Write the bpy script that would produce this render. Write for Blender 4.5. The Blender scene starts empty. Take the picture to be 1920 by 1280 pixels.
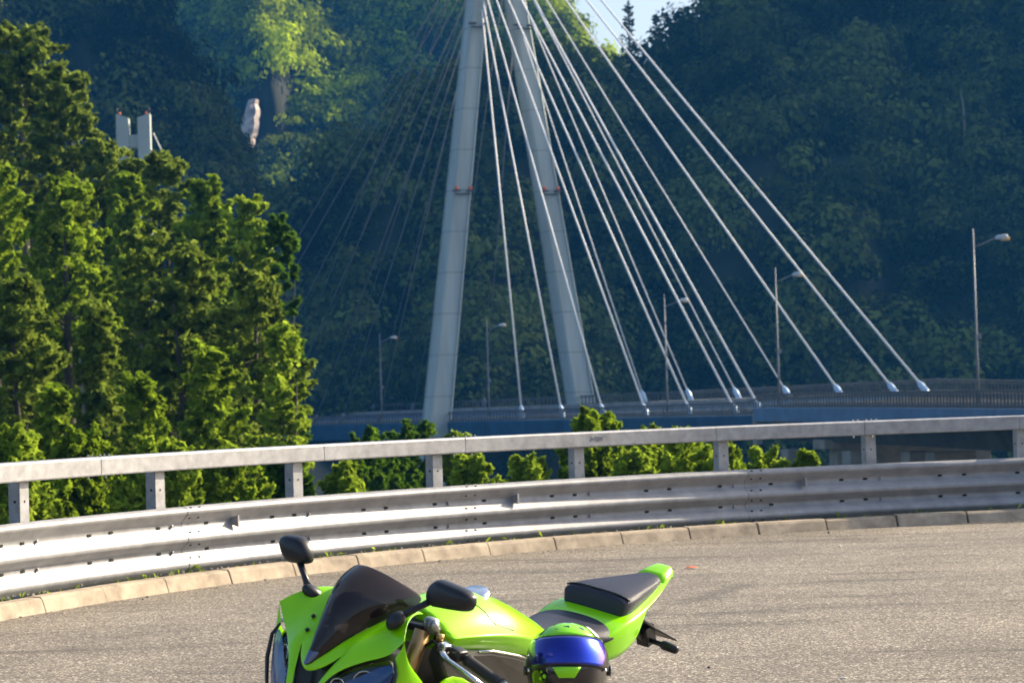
import bpy, bmesh, math, random
import numpy as np
from mathutils import Vector, Matrix
R_ = math.radians
random.seed(7)
RNG = np.random.default_rng(11)
SC = bpy.context.scene
COL = SC.collection

# ------------------------------------------------------------------ camera
FPX = 1920 * 85 / 36
EYE = 1.6
PITCH = math.atan((733 - 640) / FPX)
ROLL = R_(1.7)
CAMR = (Matrix.Rotation(math.pi / 2 + PITCH, 3, 'X') @ Matrix.Rotation(-ROLL, 3, 'Z'))
CAMN = np.array(CAMR)


def at(px, py, depth):
    """world point seen at a photo pixel, at a distance along +Y"""
    d = CAMN @ np.array([(px - 960) / FPX, -(py - 640) / FPX, -1.0])
    return np.array([0, 0, EYE]) + d * (depth / d[1])


cam_d = bpy.data.cameras.new('camera')
cam_d.lens = 85
cam_d.sensor_width = 36
cam_d.clip_start = 0.1
cam_d.clip_end = 6000
cam_d.dof.use_dof = True
cam_d.dof.focus_distance = 10.5
cam_d.dof.aperture_fstop = 8.0
cam = bpy.data.objects.new('camera', cam_d)
COL.objects.link(cam)
cam.matrix_world = Matrix.Translation((0, 0, EYE)) @ CAMR.to_4x4()
SC.camera = cam

# ------------------------------------------------------------------ light
SUN_AZ, SUN_EL = 29.0, 30.0      # azimuth measured from +X towards +Y
sd = Vector((math.cos(R_(SUN_AZ)) * math.cos(R_(SUN_EL)), math.sin(R_(SUN_AZ)) * math.cos(R_(SUN_EL)), math.sin(R_(SUN_EL))))
sl = bpy.data.lights.new('sun', 'SUN')
sl.energy = 5.0
sl.angle = R_(0.5)
sl.color = (1.0, 0.86, 0.64)
so = bpy.data.objects.new('sun', sl)
COL.objects.link(so)
so.rotation_euler = sd.to_track_quat('Z', 'Y').to_euler()
W = bpy.data.worlds.new('World')
SC.world = W
W.use_nodes = True
wn = W.node_tree.nodes
sky = wn.new('ShaderNodeTexSky')
sky.sky_type = 'NISHITA'
sky.sun_disc = False
sky.sun_elevation = R_(SUN_EL)
sky.sun_rotation = R_(90 - SUN_AZ)
sky.altitude = 300
sky.air_density = 1.0
sky.dust_density = 4.5
W.node_tree.links.new(sky.outputs[0], wn['Background'].inputs[0])
wn['Background'].inputs[1].default_value = 0.12
SC.view_settings.view_transform = 'Standard'
SC.view_settings.look = 'None'
SC.view_settings.gamma = 1
SC.view_settings.exposure = 1.0
SC.render.engine = 'CYCLES'
SC.cycles.max_bounces = 6
SC.cycles.transparent_max_bounces = 8
SC.cycles.volume_bounces = 0
SC.cycles.use_denoising = True
try:
    SC.cycles.denoiser = 'OPENIMAGEDENOISE'
except Exception:
    pass

# ------------------------------------------------------------------ materials
def mat(name, base, rough=0.5, metal=0.0, spec=0.5, var=0.0, vscale=8.0, bump=0.0, bscale=60.0, coat=0.0,
        trans=0.0, tint=None, var2=None, stretch=None, alpha=None):
    m = bpy.data.materials.new(name)
    m.use_nodes = True
    nt = m.node_tree
    b = nt.nodes['Principled BSDF']
    b.inputs['Base Color'].default_value = (*base, 1)
    b.inputs['Roughness'].default_value = rough
    b.inputs['Metallic'].default_value = metal
    b.inputs['Specular IOR Level'].default_value = spec
    if coat:
        b.inputs['Coat Weight'].default_value = coat
        b.inputs['Coat Roughness'].default_value = 0.04
    if alpha is not None:
        b.inputs['Alpha'].default_value = alpha
    src = None
    tc = nt.nodes.new('ShaderNodeTexCoord')
    vec = tc.outputs['Object']
    if stretch:
        mp = nt.nodes.new('ShaderNodeMapping')
        mp.inputs['Scale'].default_value = stretch
        nt.links.new(vec, mp.inputs[0])
        vec = mp.outputs[0]
    if var:
        n = nt.nodes.new('ShaderNodeTexNoise')
        n.inputs['Scale'].default_value = vscale
        n.inputs['Detail'].default_value = 6
        n.inputs['Roughness'].default_value = 0.65
        nt.links.new(vec, n.inputs['Vector'])
        r = nt.nodes.new('ShaderNodeValToRGB')
        r.color_ramp.elements[0].position = 0.3
        r.color_ramp.elements[1].position = 0.7
        c0 = [max(0, c * (1 - var)) for c in base]
        c1 = var2 if var2 else [min(1, c * (1 + var)) for c in base]
        r.color_ramp.elements[0].color = (*c0, 1)
        r.color_ramp.elements[1].color = (*c1, 1)
        nt.links.new(n.outputs[0], r.inputs[0])
        nt.links.new(r.outputs[0], b.inputs['Base Color'])
    if bump:
        n2 = nt.nodes.new('ShaderNodeTexNoise')
        n2.inputs['Scale'].default_value = bscale
        n2.inputs['Detail'].default_value = 4
        nt.links.new(vec, n2.inputs['Vector'])
        bp = nt.nodes.new('ShaderNodeBump')
        bp.inputs['Strength'].default_value = bump
        bp.inputs['Distance'].default_value = 0.01
        nt.links.new(n2.outputs[0], bp.inputs['Height'])
        nt.links.new(bp.outputs[0], b.inputs['Normal'])
    return m


def leaf_mat(name, dark, light, translucent=0.5):
    m = bpy.data.materials.new(name)
    m.use_nodes = True
    nt = m.node_tree
    nt.nodes.clear()
    out = nt.nodes.new('ShaderNodeOutputMaterial')
    a = nt.nodes.new('ShaderNodeAttribute')
    a.attribute_name = 'tint'
    r = nt.nodes.new('ShaderNodeValToRGB')
    r.color_ramp.elements[0].color = (*dark, 1)
    r.color_ramp.elements[1].color = (*light, 1)
    nt.links.new(a.outputs['Fac'], r.inputs[0])
    d = nt.nodes.new('ShaderNodeBsdfDiffuse')
    t = nt.nodes.new('ShaderNodeBsdfTranslucent')
    mx = nt.nodes.new('ShaderNodeMixShader')
    mx.inputs[0].default_value = translucent
    nt.links.new(r.outputs[0], d.inputs[0])
    nt.links.new(r.outputs[0], t.inputs[0])
    nt.links.new(d.outputs[0], mx.inputs[1])
    nt.links.new(t.outputs[0], mx.inputs[2])
    nt.links.new(mx.outputs[0], out.inputs[0])
    return m


def asphalt():
    m = mat('asphalt', (0.2, 0.18, 0.155), rough=0.72, spec=0.45)
    nt = m.node_tree
    b = nt.nodes['Principled BSDF']
    L = nt.links.new
    tc = nt.nodes.new('ShaderNodeTexCoord')

    def noise(scale, detail=5, rough=0.6, vec=None):
        n = nt.nodes.new('ShaderNodeTexNoise')
        n.inputs['Scale'].default_value = scale
        n.inputs['Detail'].default_value = detail
        n.inputs['Roughness'].default_value = rough
        L(vec or tc.outputs['Object'], n.inputs['Vector'])
        return n.outputs[0]

    def ramp(f, stops):
        r = nt.nodes.new('ShaderNodeValToRGB')
        e = r.color_ramp.elements
        while len(e) < len(stops):
            e.new(0.5)
        for k, (p, c) in enumerate(stops):
            e[k].position = p
            e[k].color = (*c, 1)
        L(f, r.inputs[0])
        return r.outputs[0]

    def mix(kind, fac, a, c):
        x = nt.nodes.new('ShaderNodeMix')
        x.data_type = 'RGBA'
        x.blend_type = kind
        if isinstance(fac, float):
            x.inputs[0].default_value = fac
        else:
            L(fac, x.inputs[0])
        L(a, x.inputs[6])
        L(c, x.inputs[7])
        return x.outputs[2]
    v = nt.nodes.new('ShaderNodeTexVoronoi')
    v.inputs['Scale'].default_value = 92
    L(tc.outputs['Object'], v.inputs['Vector'])
    sp = nt.nodes.new('ShaderNodeSeparateColor')
    L(v.outputs['Color'], sp.inputs[0])
    stones = ramp(sp.outputs[0], [(0.0, (0.025, 0.021, 0.018)), (0.22, (0.105, 0.089, 0.071)), (0.6, (0.215, 0.183, 0.142)), (0.88, (0.345, 0.297, 0.234)), (1.0, (0.80, 0.74, 0.62))])
    big = ramp(noise(0.55, 6, 0.6), [(0.3, (0.66, 0.65, 0.64)), (0.7, (1.15, 1.13, 1.08))])
    c = mix('MULTIPLY', 1.0, stones, big)
    # tyre-worn bands and tar streaks running along the curve of the rail
    mp = nt.nodes.new('ShaderNodeMapping')
    mp.inputs['Rotation'].default_value = (0, 0, R_(-32))
    mp.inputs['Scale'].default_value = (0.35, 2.6, 1)
    L(tc.outputs['Object'], mp.inputs[0])
    st = ramp(noise(1.0, 6, 0.7, mp.outputs[0]), [(0.36, (0.50, 0.49, 0.48)), (0.48, (1, 1, 1)), (1, (1.05, 1.04, 1.02))])
    c = mix('MULTIPLY', 0.8, c, st)
    mp2 = nt.nodes.new('ShaderNodeMapping')
    mp2.inputs['Rotation'].default_value = (0, 0, R_(-40))
    mp2.inputs['Scale'].default_value = (0.9, 7.0, 1)
    L(tc.outputs['Object'], mp2.inputs[0])
    cr = ramp(noise(1.3, 4, 0.75, mp2.outputs[0]), [(0.305, (0.4, 0.39, 0.38)), (0.335, (1, 1, 1))])
    c = mix('MULTIPLY', 0.7, c, cr)
    # old oil and tar stains at fixed places on the tarmac
    for (p0, p1, hw, dark) in STAINS:
        a_ = np.array(p0[:2])
        b_ = np.array(p1[:2])
        mid = (a_ + b_) / 2
        ln = np.linalg.norm(b_ - a_) / 2
        mp3 = nt.nodes.new('ShaderNodeMapping')
        mp3.vector_type = 'TEXTURE'
        mp3.inputs['Location'].default_value = (mid[0], mid[1], 0)
        mp3.inputs['Rotation'].default_value = (0, 0, math.atan2(b_[1] - a_[1], b_[0] - a_[0]))
        mp3.inputs['Scale'].default_value = (ln, hw, 1)
        L(tc.outputs['Object'], mp3.inputs[0])
        le = nt.nodes.new('ShaderNodeVectorMath')
        le.operation = 'LENGTH'
        L(mp3.outputs[0], le.inputs[0])
        ad = nt.nodes.new('ShaderNodeMath')
        ad.operation = 'MULTIPLY_ADD'
        L(noise(9, 5, 0.8), ad.inputs[0])
        ad.inputs[1].default_value = 1.5
        ad.inputs[2].default_value = -0.75
        ad2 = nt.nodes.new('ShaderNodeMath')
        L(le.outputs['Value'], ad2.inputs[0])
        L(ad.outputs[0], ad2.inputs[1])
        c = mix('MULTIPLY', 1.0, c, ramp(ad2.outputs[0], [(0.35, (dark,) * 3), (0.95, (1, 1, 1))]))
    L(c, b.inputs['Base Color'])
    bp = nt.nodes.new('ShaderNodeBump')
    bp.inputs['Strength'].default_value = 0.7
    bp.inputs['Distance'].default_value = 0.006
    L(sp.outputs[1], bp.inputs['Height'])
    L(bp.outputs[0], b.inputs['Normal'])
    return m


def ground_at(px, py):
    d = CAMN @ np.array([(px - 960) / FPX, -(py - 640) / FPX, -1.0])
    return np.array([0, 0, EYE]) + d * (-EYE / d[2])


STAINS = [(ground_at(1120, 1178), ground_at(1260, 1135), .14, .62), (ground_at(1250, 1140), ground_at(1430, 1085), .17, .60), (ground_at(255, 1262), ground_at(480, 1262), .05, .55),
          (ground_at(-40, 1192), ground_at(200, 1180), .05, .6), (ground_at(110, 1224), ground_at(170, 1222), .02, .4), (ground_at(1600, 1046), ground_at(1960, 1036), .10, .75),
          (ground_at(1480, 1110), ground_at(1640, 1108), .06, .7), (ground_at(960, 1075), ground_at(1160, 1062), .25, .8), (ground_at(1720, 1222), ground_at(1860, 1224), .03, .7)]
def tower_mat():
    # cast concrete: pour joints every four metres, rain streaks
    m = mat('cast_concrete', (0.43, 0.47, 0.44), 0.8, var=0.16, vscale=0.5, bump=0.1, bscale=3, stretch=(1, 1, 0.10))
    nt = m.node_tree
    L = nt.links.new
    b = nt.nodes['Principled BSDF']
    old = b.inputs['Base Color'].links[0].from_socket
    tc = nt.nodes.new('ShaderNodeTexCoord')
    sx = nt.nodes.new('ShaderNodeSeparateXYZ')
    L(tc.outputs['Object'], sx.inputs[0])
    m1 = nt.nodes.new('ShaderNodeMath'); m1.operation = 'MULTIPLY'; m1.inputs[1].default_value = 0.22
    m2 = nt.nodes.new('ShaderNodeMath'); m2.operation = 'FRACT'
    m3 = nt.nodes.new('ShaderNodeMath'); m3.operation = 'LESS_THAN'; m3.inputs[1].default_value = 0.045
    L(sx.outputs[2], m1.inputs[0]); L(m1.outputs[0], m2.inputs[0]); L(m2.outputs[0], m3.inputs[0])
    x = nt.nodes.new('ShaderNodeMix'); x.data_type = 'RGBA'; x.blend_type = 'MULTIPLY'
    L(m3.outputs[0], x.inputs[0]); L(old, x.inputs[6]); x.inputs[7].default_value = (0.80, 0.79, 0.77, 1)
    L(x.outputs[2], b.inputs['Base Color'])
    return m


M = {}
M['asphalt'] = asphalt()
M['kerb'] = mat('kerb_concrete', (0.37, 0.30, 0.22), 0.9, var=0.4, vscale=4, bump=0.4, bscale=90)
M['joint'] = mat('dark_joint', (0.03, 0.028, 0.025), 0.95)
M['soil'] = mat('soil', (0.075, 0.06, 0.04), 0.95, var=0.5, vscale=3, var2=(0.05, 0.06, 0.02))
M['galv'] = mat('galvanised_steel', (0.27, 0.27, 0.28), 0.47, 0.22, var=0.22, vscale=5, bump=0.08, bscale=25)
M['galv_dull'] = mat('weathered_galvanised_steel', (0.33, 0.33, 0.34), 0.55, 0.3, var=0.25, vscale=9, bump=0.1)
M['slot'] = mat('slot_hole', (0.012, 0.014, 0.008), 0.9)
M['concrete'] = mat('pale_concrete', (0.42, 0.46, 0.43), 0.8, var=0.12, vscale=0.35, bump=0.1, bscale=3)
M['tower'] = tower_mat()
M['conc_warm'] = mat('worn_concrete', (0.27, 0.25, 0.22), 0.9, var=0.3, vscale=0.6)
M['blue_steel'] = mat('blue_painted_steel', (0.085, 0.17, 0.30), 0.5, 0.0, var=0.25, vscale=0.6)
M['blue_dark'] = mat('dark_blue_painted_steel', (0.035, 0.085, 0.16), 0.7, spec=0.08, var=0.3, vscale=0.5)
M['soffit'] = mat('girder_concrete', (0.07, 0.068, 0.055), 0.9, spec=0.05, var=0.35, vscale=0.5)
M['rail_grey'] = mat('bridge_railing_paint', (0.085, 0.078, 0.075), 0.6, var=0.2, vscale=1)
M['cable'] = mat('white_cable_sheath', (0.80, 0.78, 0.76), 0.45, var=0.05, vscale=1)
M['cable_shaded'] = mat('shaded_cable_sheath', (0.20, 0.19, 0.19), 0.6, var=0.2, vscale=1)  # main-span sheaths: hill shade put into a darker colour
M['cable_end'] = mat('pale_blue_anchor', (0.42, 0.55, 0.70), 0.45, 0.2)
M['lamp_pole'] = mat('grey_lamp_pole', (0.20, 0.20, 0.21), 0.5, 0.3)
M['lamp_head'] = mat('lamp_housing', (0.45, 0.50, 0.56), 0.4)
M['lamp_glass'] = mat('lamp_cover', (0.85, 0.48, 0.16), 0.3)
M['orange_light'] = mat('orange_beacon', (0.85, 0.16, 0.05), 0.35)
M['bark'] = mat('bark', (0.07, 0.058, 0.045), 0.9, var=0.4, vscale=4, bump=0.6, bscale=8)
M['bark_pale'] = mat('pale_bark', (0.24, 0.21, 0.16), 0.9, var=0.3, vscale=4, bump=0.4, bscale=8)
M['rock'] = mat('pale_rock', (0.62, 0.52, 0.48), 0.9, var=0.3, vscale=0.15, bump=0.6, bscale=0.5)
M['leaf_a'] = leaf_mat('leaves_yellow_green', (0.08, 0.13, 0.012), (0.38, 0.52, 0.035))
M['leaf_b'] = leaf_mat('leaves_olive', (0.07, 0.11, 0.018), (0.33, 0.42, 0.055))
M['leaf_c'] = leaf_mat('leaves_bright', (0.13, 0.20, 0.015), (0.48, 0.62, 0.06))
M['leaf_d'] = leaf_mat('leaves_deep_green', (0.04, 0.09, 0.008), (0.14, 0.26, 0.015))
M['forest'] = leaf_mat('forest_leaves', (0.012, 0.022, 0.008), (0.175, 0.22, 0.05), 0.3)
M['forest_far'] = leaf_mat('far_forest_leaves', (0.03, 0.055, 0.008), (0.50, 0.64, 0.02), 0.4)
M['hill'] = mat('forest_floor', (0.022, 0.028, 0.015), 0.95, var=0.4, vscale=0.05)
# motorcycle
M['green'] = mat('lime_green_paint', (0.29, 0.74, 0.001), 0.26, 0.0, 0.3, coat=0.4)
M['black_pl'] = mat('black_plastic', (0.012, 0.012, 0.014), 0.38)
M['black_gl'] = mat('gloss_black', (0.008, 0.008, 0.010), 0.10, coat=0.5)
M['smoke'] = mat('smoked_screen', (0.022, 0.013, 0.012), 0.05, spec=0.55, alpha=0.80)
M['seat'] = mat('seat_vinyl', (0.022, 0.024, 0.042), 0.5, spec=0.35, bump=0.25, bscale=220)
M['rubber'] = mat('rubber', (0.02, 0.02, 0.02), 0.75)
M['gold'] = mat('bronze_fork', (0.50, 0.30, 0.12), 0.3, 0.8)
M['steel'] = mat('polished_steel', (0.75, 0.74, 0.72), 0.2, 1.0)
M['alloy'] = mat('cast_alloy', (0.35, 0.35, 0.35), 0.4, 0.8)
M['frame'] = mat('dark_frame', (0.035, 0.034, 0.033), 0.42, 0.1, var=0.2, vscale=12)
M['lens'] = mat('headlight_glass', (0.012, 0.06, 0.20), 0.05, spec=0.5, coat=0.2, alpha=0.86)  # blue of the reflected sky put into the glass colour
M['reflector'] = mat('headlight_reflector', (0.55, 0.60, 0.66), 0.12, 1.0, bump=0.3, bscale=35)
M['badge'] = mat('dark_badge', (0.10, 0.12, 0.20), 0.15, 0.5, coat=0.5)
M['amber'] = mat('amber_lens', (0.7, 0.22, 0.03), 0.2)
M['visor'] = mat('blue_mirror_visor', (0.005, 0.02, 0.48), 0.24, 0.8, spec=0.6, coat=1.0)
M['helm_green'] = mat('helmet_lime_print', (0.24, 0.70, 0.002), 0.2, coat=0.4)
M['helm'] = mat('helmet_black', (0.012, 0.010, 0.012), 0.16, coat=0.6)
M['leaf_red'] = mat('orange_leaf', (0.75, 0.13, 0.03), 0.6)
M['white_bit'] = mat('white_paper', (0.75, 0.74, 0.7), 0.7)
M['graf'] = mat('pen_marks', (0.12, 0.12, 0.14), 0.7)

def printed(m, scale, p, dark):
    # dark flecks printed over the paint
    nt = m.node_tree
    b = nt.nodes['Principled BSDF']
    tc = nt.nodes.new('ShaderNodeTexCoord')
    n = nt.nodes.new('ShaderNodeTexNoise')
    n.inputs['Scale'].default_value = scale
    n.inputs['Detail'].default_value = 3
    r = nt.nodes.new('ShaderNodeValToRGB')
    r.color_ramp.elements[0].position = p
    r.color_ramp.elements[0].color = (*dark, 1)
    r.color_ramp.elements[1].position = p + 0.03
    r.color_ramp.elements[1].color = b.inputs['Base Color'].default_value
    nt.links.new(tc.outputs['Object'], n.inputs['Vector'])
    nt.links.new(n.outputs[0], r.inputs[0])
    nt.links.new(r.outputs[0], b.inputs['Base Color'])


printed(M['helm_green'], 42, 0.38, (0.01, 0.02, 0.01))
# angle-dependent blue to violet sheen of the coating, painted as a fixed gradient
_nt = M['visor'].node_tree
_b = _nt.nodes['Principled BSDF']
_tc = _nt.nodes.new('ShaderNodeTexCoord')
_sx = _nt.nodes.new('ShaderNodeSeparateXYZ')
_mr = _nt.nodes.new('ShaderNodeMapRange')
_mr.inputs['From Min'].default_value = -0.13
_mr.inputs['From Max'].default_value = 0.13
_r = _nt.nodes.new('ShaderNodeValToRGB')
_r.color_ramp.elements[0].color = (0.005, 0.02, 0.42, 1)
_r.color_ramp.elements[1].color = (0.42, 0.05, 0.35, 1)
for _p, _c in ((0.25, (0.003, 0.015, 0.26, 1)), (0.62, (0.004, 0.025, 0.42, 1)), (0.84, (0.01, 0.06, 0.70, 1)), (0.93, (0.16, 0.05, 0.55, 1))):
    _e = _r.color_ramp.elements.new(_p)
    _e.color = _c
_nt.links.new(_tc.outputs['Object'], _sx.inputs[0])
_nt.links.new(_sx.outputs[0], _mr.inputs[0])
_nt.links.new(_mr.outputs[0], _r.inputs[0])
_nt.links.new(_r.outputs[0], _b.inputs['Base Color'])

# ------------------------------------------------------------------ object helpers
def tag(o, label=None, cat=None, group=None, kind=None):
    if label: o['label'] = label
    if cat: o['category'] = cat
    if group: o['group'] = group
    if kind: o['kind'] = kind
    return o


def empty(name, loc=(0, 0, 0), rot=(0, 0, 0), label=None, cat=None, group=None):
    o = bpy.data.objects.new(name, None)
    o.empty_display_size = 0.2
    COL.objects.link(o)
    o.location = loc
    o.rotation_euler = rot
    return tag(o, label, cat, group)


class MB:
    def __init__(s):
        s.v, s.f, s.m = [], [], []

    def add(s, verts, faces, mi=0):
        n = len(s.v)
        s.v += [tuple(map(float, p)) for p in verts]
        s.f += [tuple(i + n for i in f) for f in faces]
        s.m += [mi] * len(faces)
        return s

    def box(s, c, size, rot=None, mi=0, taper=1.0):
        x, y, z = [q / 2 for q in size]
        vs = [Vector((a * x * (taper if k > 0 else 1), b * y * (taper if k > 0 else 1), k * z)) for k in (-1, 1) for b in (-1, 1) for a in (-1, 1)]
        if rot is not None:
            vs = [rot @ v for v in vs]
        vs = [v + Vector(c) for v in vs]
        return s.add(vs, [(0, 2, 3, 1), (4, 5, 7, 6), (0, 1, 5, 4), (2, 6, 7, 3), (0, 4, 6, 2), (1, 3, 7, 5)], mi)

    def tube(s, pts, rad, n=10, mi=0, cap=True, flat=1.0):
        pts = [Vector(p) for p in pts]
        if not hasattr(rad, '__len__'):
            rad = [rad] * len(pts)
        vs, up = [], None
        for i, p in enumerate(pts):
            d = (pts[min(i + 1, len(pts) - 1)] - pts[max(i - 1, 0)]).normalized()
            if up is None:
                up = Vector((0, 0, 1)) if abs(d.z) < 0.9 else Vector((1, 0, 0))
            a = d.cross(up).normalized()
            b = a.cross(d).normalized()
            up = b
            for k in range(n):
                t = 2 * math.pi * k / n
                vs.append(p + (a * math.cos(t) + b * math.sin(t) * flat) * rad[i])
        fs = []
        for i in range(len(pts) - 1):
            for k in range(n):
                k2 = (k + 1) % n
                fs.append((i * n + k, i * n + k2, (i + 1) * n + k2, (i + 1) * n + k))
        if cap:
            fs.append(tuple(range(n))[::-1])
            fs.append(tuple((len(pts) - 1) * n + k for k in range(n)))
        return s.add(vs, fs, mi)

    def grid(s, g, mi=0, flip=False):
        r, c = len(g), len(g[0])
        fs = []
        for i in range(r - 1):
            for j in range(c - 1):
                f = (i * c + j, i * c + j + 1, (i + 1) * c + j + 1, (i + 1) * c + j)
                fs.append(f[::-1] if flip else f)
        return s.add([p for row in g for p in row], fs, mi)

    def loft(s, rings, mi=0, cap=True):
        n = len(rings[0])
        fs = []
        for i in range(len(rings) - 1):
            for k in range(n):
                k2 = (k + 1) % n
                fs.append((i * n + k, i * n + k2, (i + 1) * n + k2, (i + 1) * n + k))
        if cap:
            fs.append(tuple(range(n))[::-1])
            fs.append(tuple((len(rings) - 1) * n + k for k in range(n)))
        return s.add([p for r in rings for p in r], fs, mi)

    def build(s, name, mats, parent=None, smooth=True, sub=0, solid=0, bevel=0, loc=None, angle=None, off=-1):
        me = bpy.data.meshes.new(name)
        me.from_pydata(s.v, [], s.f)
        mats = mats if isinstance(mats, (list, tuple)) else [mats]
        for mm in mats:
            me.materials.append(mm)
        if len(mats) > 1:
            me.polygons.foreach_set('material_index', s.m)
        bm = bmesh.new()
        bm.from_mesh(me)
        bmesh.ops.remove_doubles(bm, verts=bm.verts, dist=1e-5)
        bmesh.ops.recalc_face_normals(bm, faces=bm.faces)
        bm.to_mesh(me)
        bm.free()
        if smooth:
            me.polygons.foreach_set('use_smooth', [True] * len(me.polygons))
            if angle and not sub:
                try:
                    me.set_sharp_from_angle(angle=R_(angle))
                except Exception:
                    pass
        o = bpy.data.objects.new(name, me)
        COL.objects.link(o)
        if parent: o.parent = parent
        if loc is not None: o.location = loc
        if bevel:
            b = o.modifiers.new('bevel', 'BEVEL')
            b.width = bevel
            b.segments = 2
            b.limit_method = 'ANGLE'
        if solid:
            d = o.modifiers.new('solid', 'SOLIDIFY')
            d.thickness = solid
            d.offset = off
        if sub:
            d = o.modifiers.new('sub', 'SUBSURF')
            d.levels = d.render_levels = sub
        return o


def np_mesh(name, verts, quads, mats, parent=None, tint=None, midx=None, loc=None, smooth=False):
    """fast mesh from numpy quads"""
    me = bpy.data.meshes.new(name)
    nv, nf = len(verts), len(quads)
    me.vertices.add(nv)
    me.vertices.foreach_set('co', np.asarray(verts, np.float32).ravel())
    me.loops.add(nf * 4)
    me.loops.foreach_set('vertex_index', np.asarray(quads, np.int32).ravel())
    me.polygons.add(nf)
    me.polygons.foreach_set('loop_start', np.arange(0, nf * 4, 4, dtype=np.int32))
    me.polygons.foreach_set('loop_total', np.full(nf, 4, np.int32))
    mats = mats if isinstance(mats, (list, tuple)) else [mats]
    for mm in mats:
        me.materials.append(mm)
    if midx is not None:
        me.polygons.foreach_set('material_index', np.asarray(midx, np.int32))
    me.update(calc_edges=True)
    if tint is not None:
        a = me.attributes.new('tint', 'FLOAT', 'FACE')
        a.data.foreach_set('value', np.asarray(tint, np.float32))
    if smooth:
        me.polygons.foreach_set('use_smooth', [True] * nf)
    o = bpy.data.objects.new(name, me)
    COL.objects.link(o)
    if parent: o.parent = parent
    if loc is not None: o.location = loc
    return o


def unit(a):
    return a / np.maximum(np.linalg.norm(a, axis=-1, keepdims=True), 1e-9)


def leaves(cen, nrm, size, rng, aspect=0.6):
    """one rhombic leaf quad per centre, facing nrm"""
    n = len(cen)
    nrm = unit(nrm)
    r = unit(rng.normal(size=(n, 3)))
    a = unit(np.cross(nrm, r))
    b = np.cross(nrm, a)
    s = size[:, None]
    v = np.stack([cen + a * s, cen + b * s * aspect + nrm * s * 0.15, cen - a * s, cen - b * s * aspect + nrm * s * 0.15], 1)
    return v.reshape(-1, 3), np.arange(n * 4).reshape(n, 4)


# ------------------------------------------------------------------ road, kerb, ground
CX, CY, CR = 8.757, 13.925, 13.317


def arc(phi, off=0.0, z=0.0):
    a = R_(phi)
    return Vector((CX + (CR + off) * math.cos(a), CY + (CR + off) * math.sin(a), z))


PH0, PH1 = 178.0, 78.0
path = []
e0 = arc(PH0)
t0 = Vector((math.sin(R_(PH0)), -math.cos(R_(PH0)), 0))     # direction of travel (phi falling)
n0 = Vector((math.cos(R_(PH0)), math.sin(R_(PH0)), 0))
for d in (60, 30, 15, 8, 4):
    path.append((e0 - t0 * d, n0))
for k in range(101):
    p = PH0 + (PH1 - PH0) * k / 100
    path.append((arc(p), Vector((math.cos(R_(p)), math.sin(R_(p)), 0))))
e1 = arc(PH1)
t1 = Vector((math.sin(R_(PH1)), -math.cos(R_(PH1)), 0))
n1 = Vector((math.cos(R_(PH1)), math.sin(R_(PH1)), 0))
for d in (3, 8, 20, 60):
    path.append((e1 + t1 * d, n1))

mb = MB()
inner = Vector((8, 2, 0))
rv = [inner] + [p + n * 0.02 for p, n in path] + [Vector((70, -60, 0)), Vector((-25, -60, 0))]
mb.add(rv, [(0, i, i + 1) for i in range(1, len(rv) - 1)] + [(0, len(rv) - 1, 1)])
road = mb.build('road', M['asphalt'], smooth=False)
tag(road, kind='structure')

# kerb stones
mb = MB()
prof = [(-0.014, -0.02), (0.026, 0.098), (0.044, 0.118), (0.155, 0.122), (0.16, -0.05)]
ST = 0.87 / CR * 180 / math.pi
ph = 177.9 - 0.27
while ph - ST > 78:
    rs = []
    jx = random.uniform(-0.006, 0.006)
    jz = random.uniform(-0.004, 0.008)
    gap = random.choice((0.05, 0.06, 0.13)) if ph < 133 else random.choice((0.03, 0.05, 0.08))
    for k in range(5):
        p = ph - gap / 2 - (ST - gap) * k / 4
        rs.append([arc(p, o + jx, z + (jz if z > 0.1 else 0)) for o, z in prof])
    mb.loft(rs)
    ph -= ST
kerb = mb.build('kerb', M['kerb'], smooth=False, bevel=0.006)
tag(kerb, kind='structure')


def outside(x, y):
    """signed distance outside the kerb line (approximate)"""
    q = Vector((x, y, 0))
    best = None
    for i, (p, n) in enumerate(path):
        d = (q - p).length
        if best is None or d < best[0]:
            best = (d, i)
    p, n = path[best[1]]
    return best[0] if (q - p).dot(n) > 0 else -best[0]


def sstep(t):
    t = max(0.0, min(1.0, t))
    return t * t * (3 - 2 * t)


def gz(x, y, d=None):
    if d is None:
        d = outside(x, y)
    z = 0.09 - 0.04 * min(1, d / 0.6)
    z -= 2.0 * sstep((d - 0.9) / 4.0) + 7.5 * sstep((d - 3) / 28.0) + 6.0 * sstep((d - 25) / 60)
    z += 13.0 * sstep((-x - 6) / 26) * sstep((d - 22) / 55)
    return z


offs = [0.155, 0.25, 0.4, 0.6, 0.9, 1.3, 2, 3, 4.5, 6, 8, 11, 15, 20, 26, 33, 42, 55, 70, 90, 120, 160, 240, 400, 700, 1000]
g = []
for o in offs:
    row = []
    for p, n in path:
        q = p + n * o
        row.append((q.x, q.y, gz(q.x, q.y, o)))
    g.append(row)
gm = MB().grid(g).build('ground', M['soil'], smooth=True)
tag(gm, kind='structure')

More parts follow.
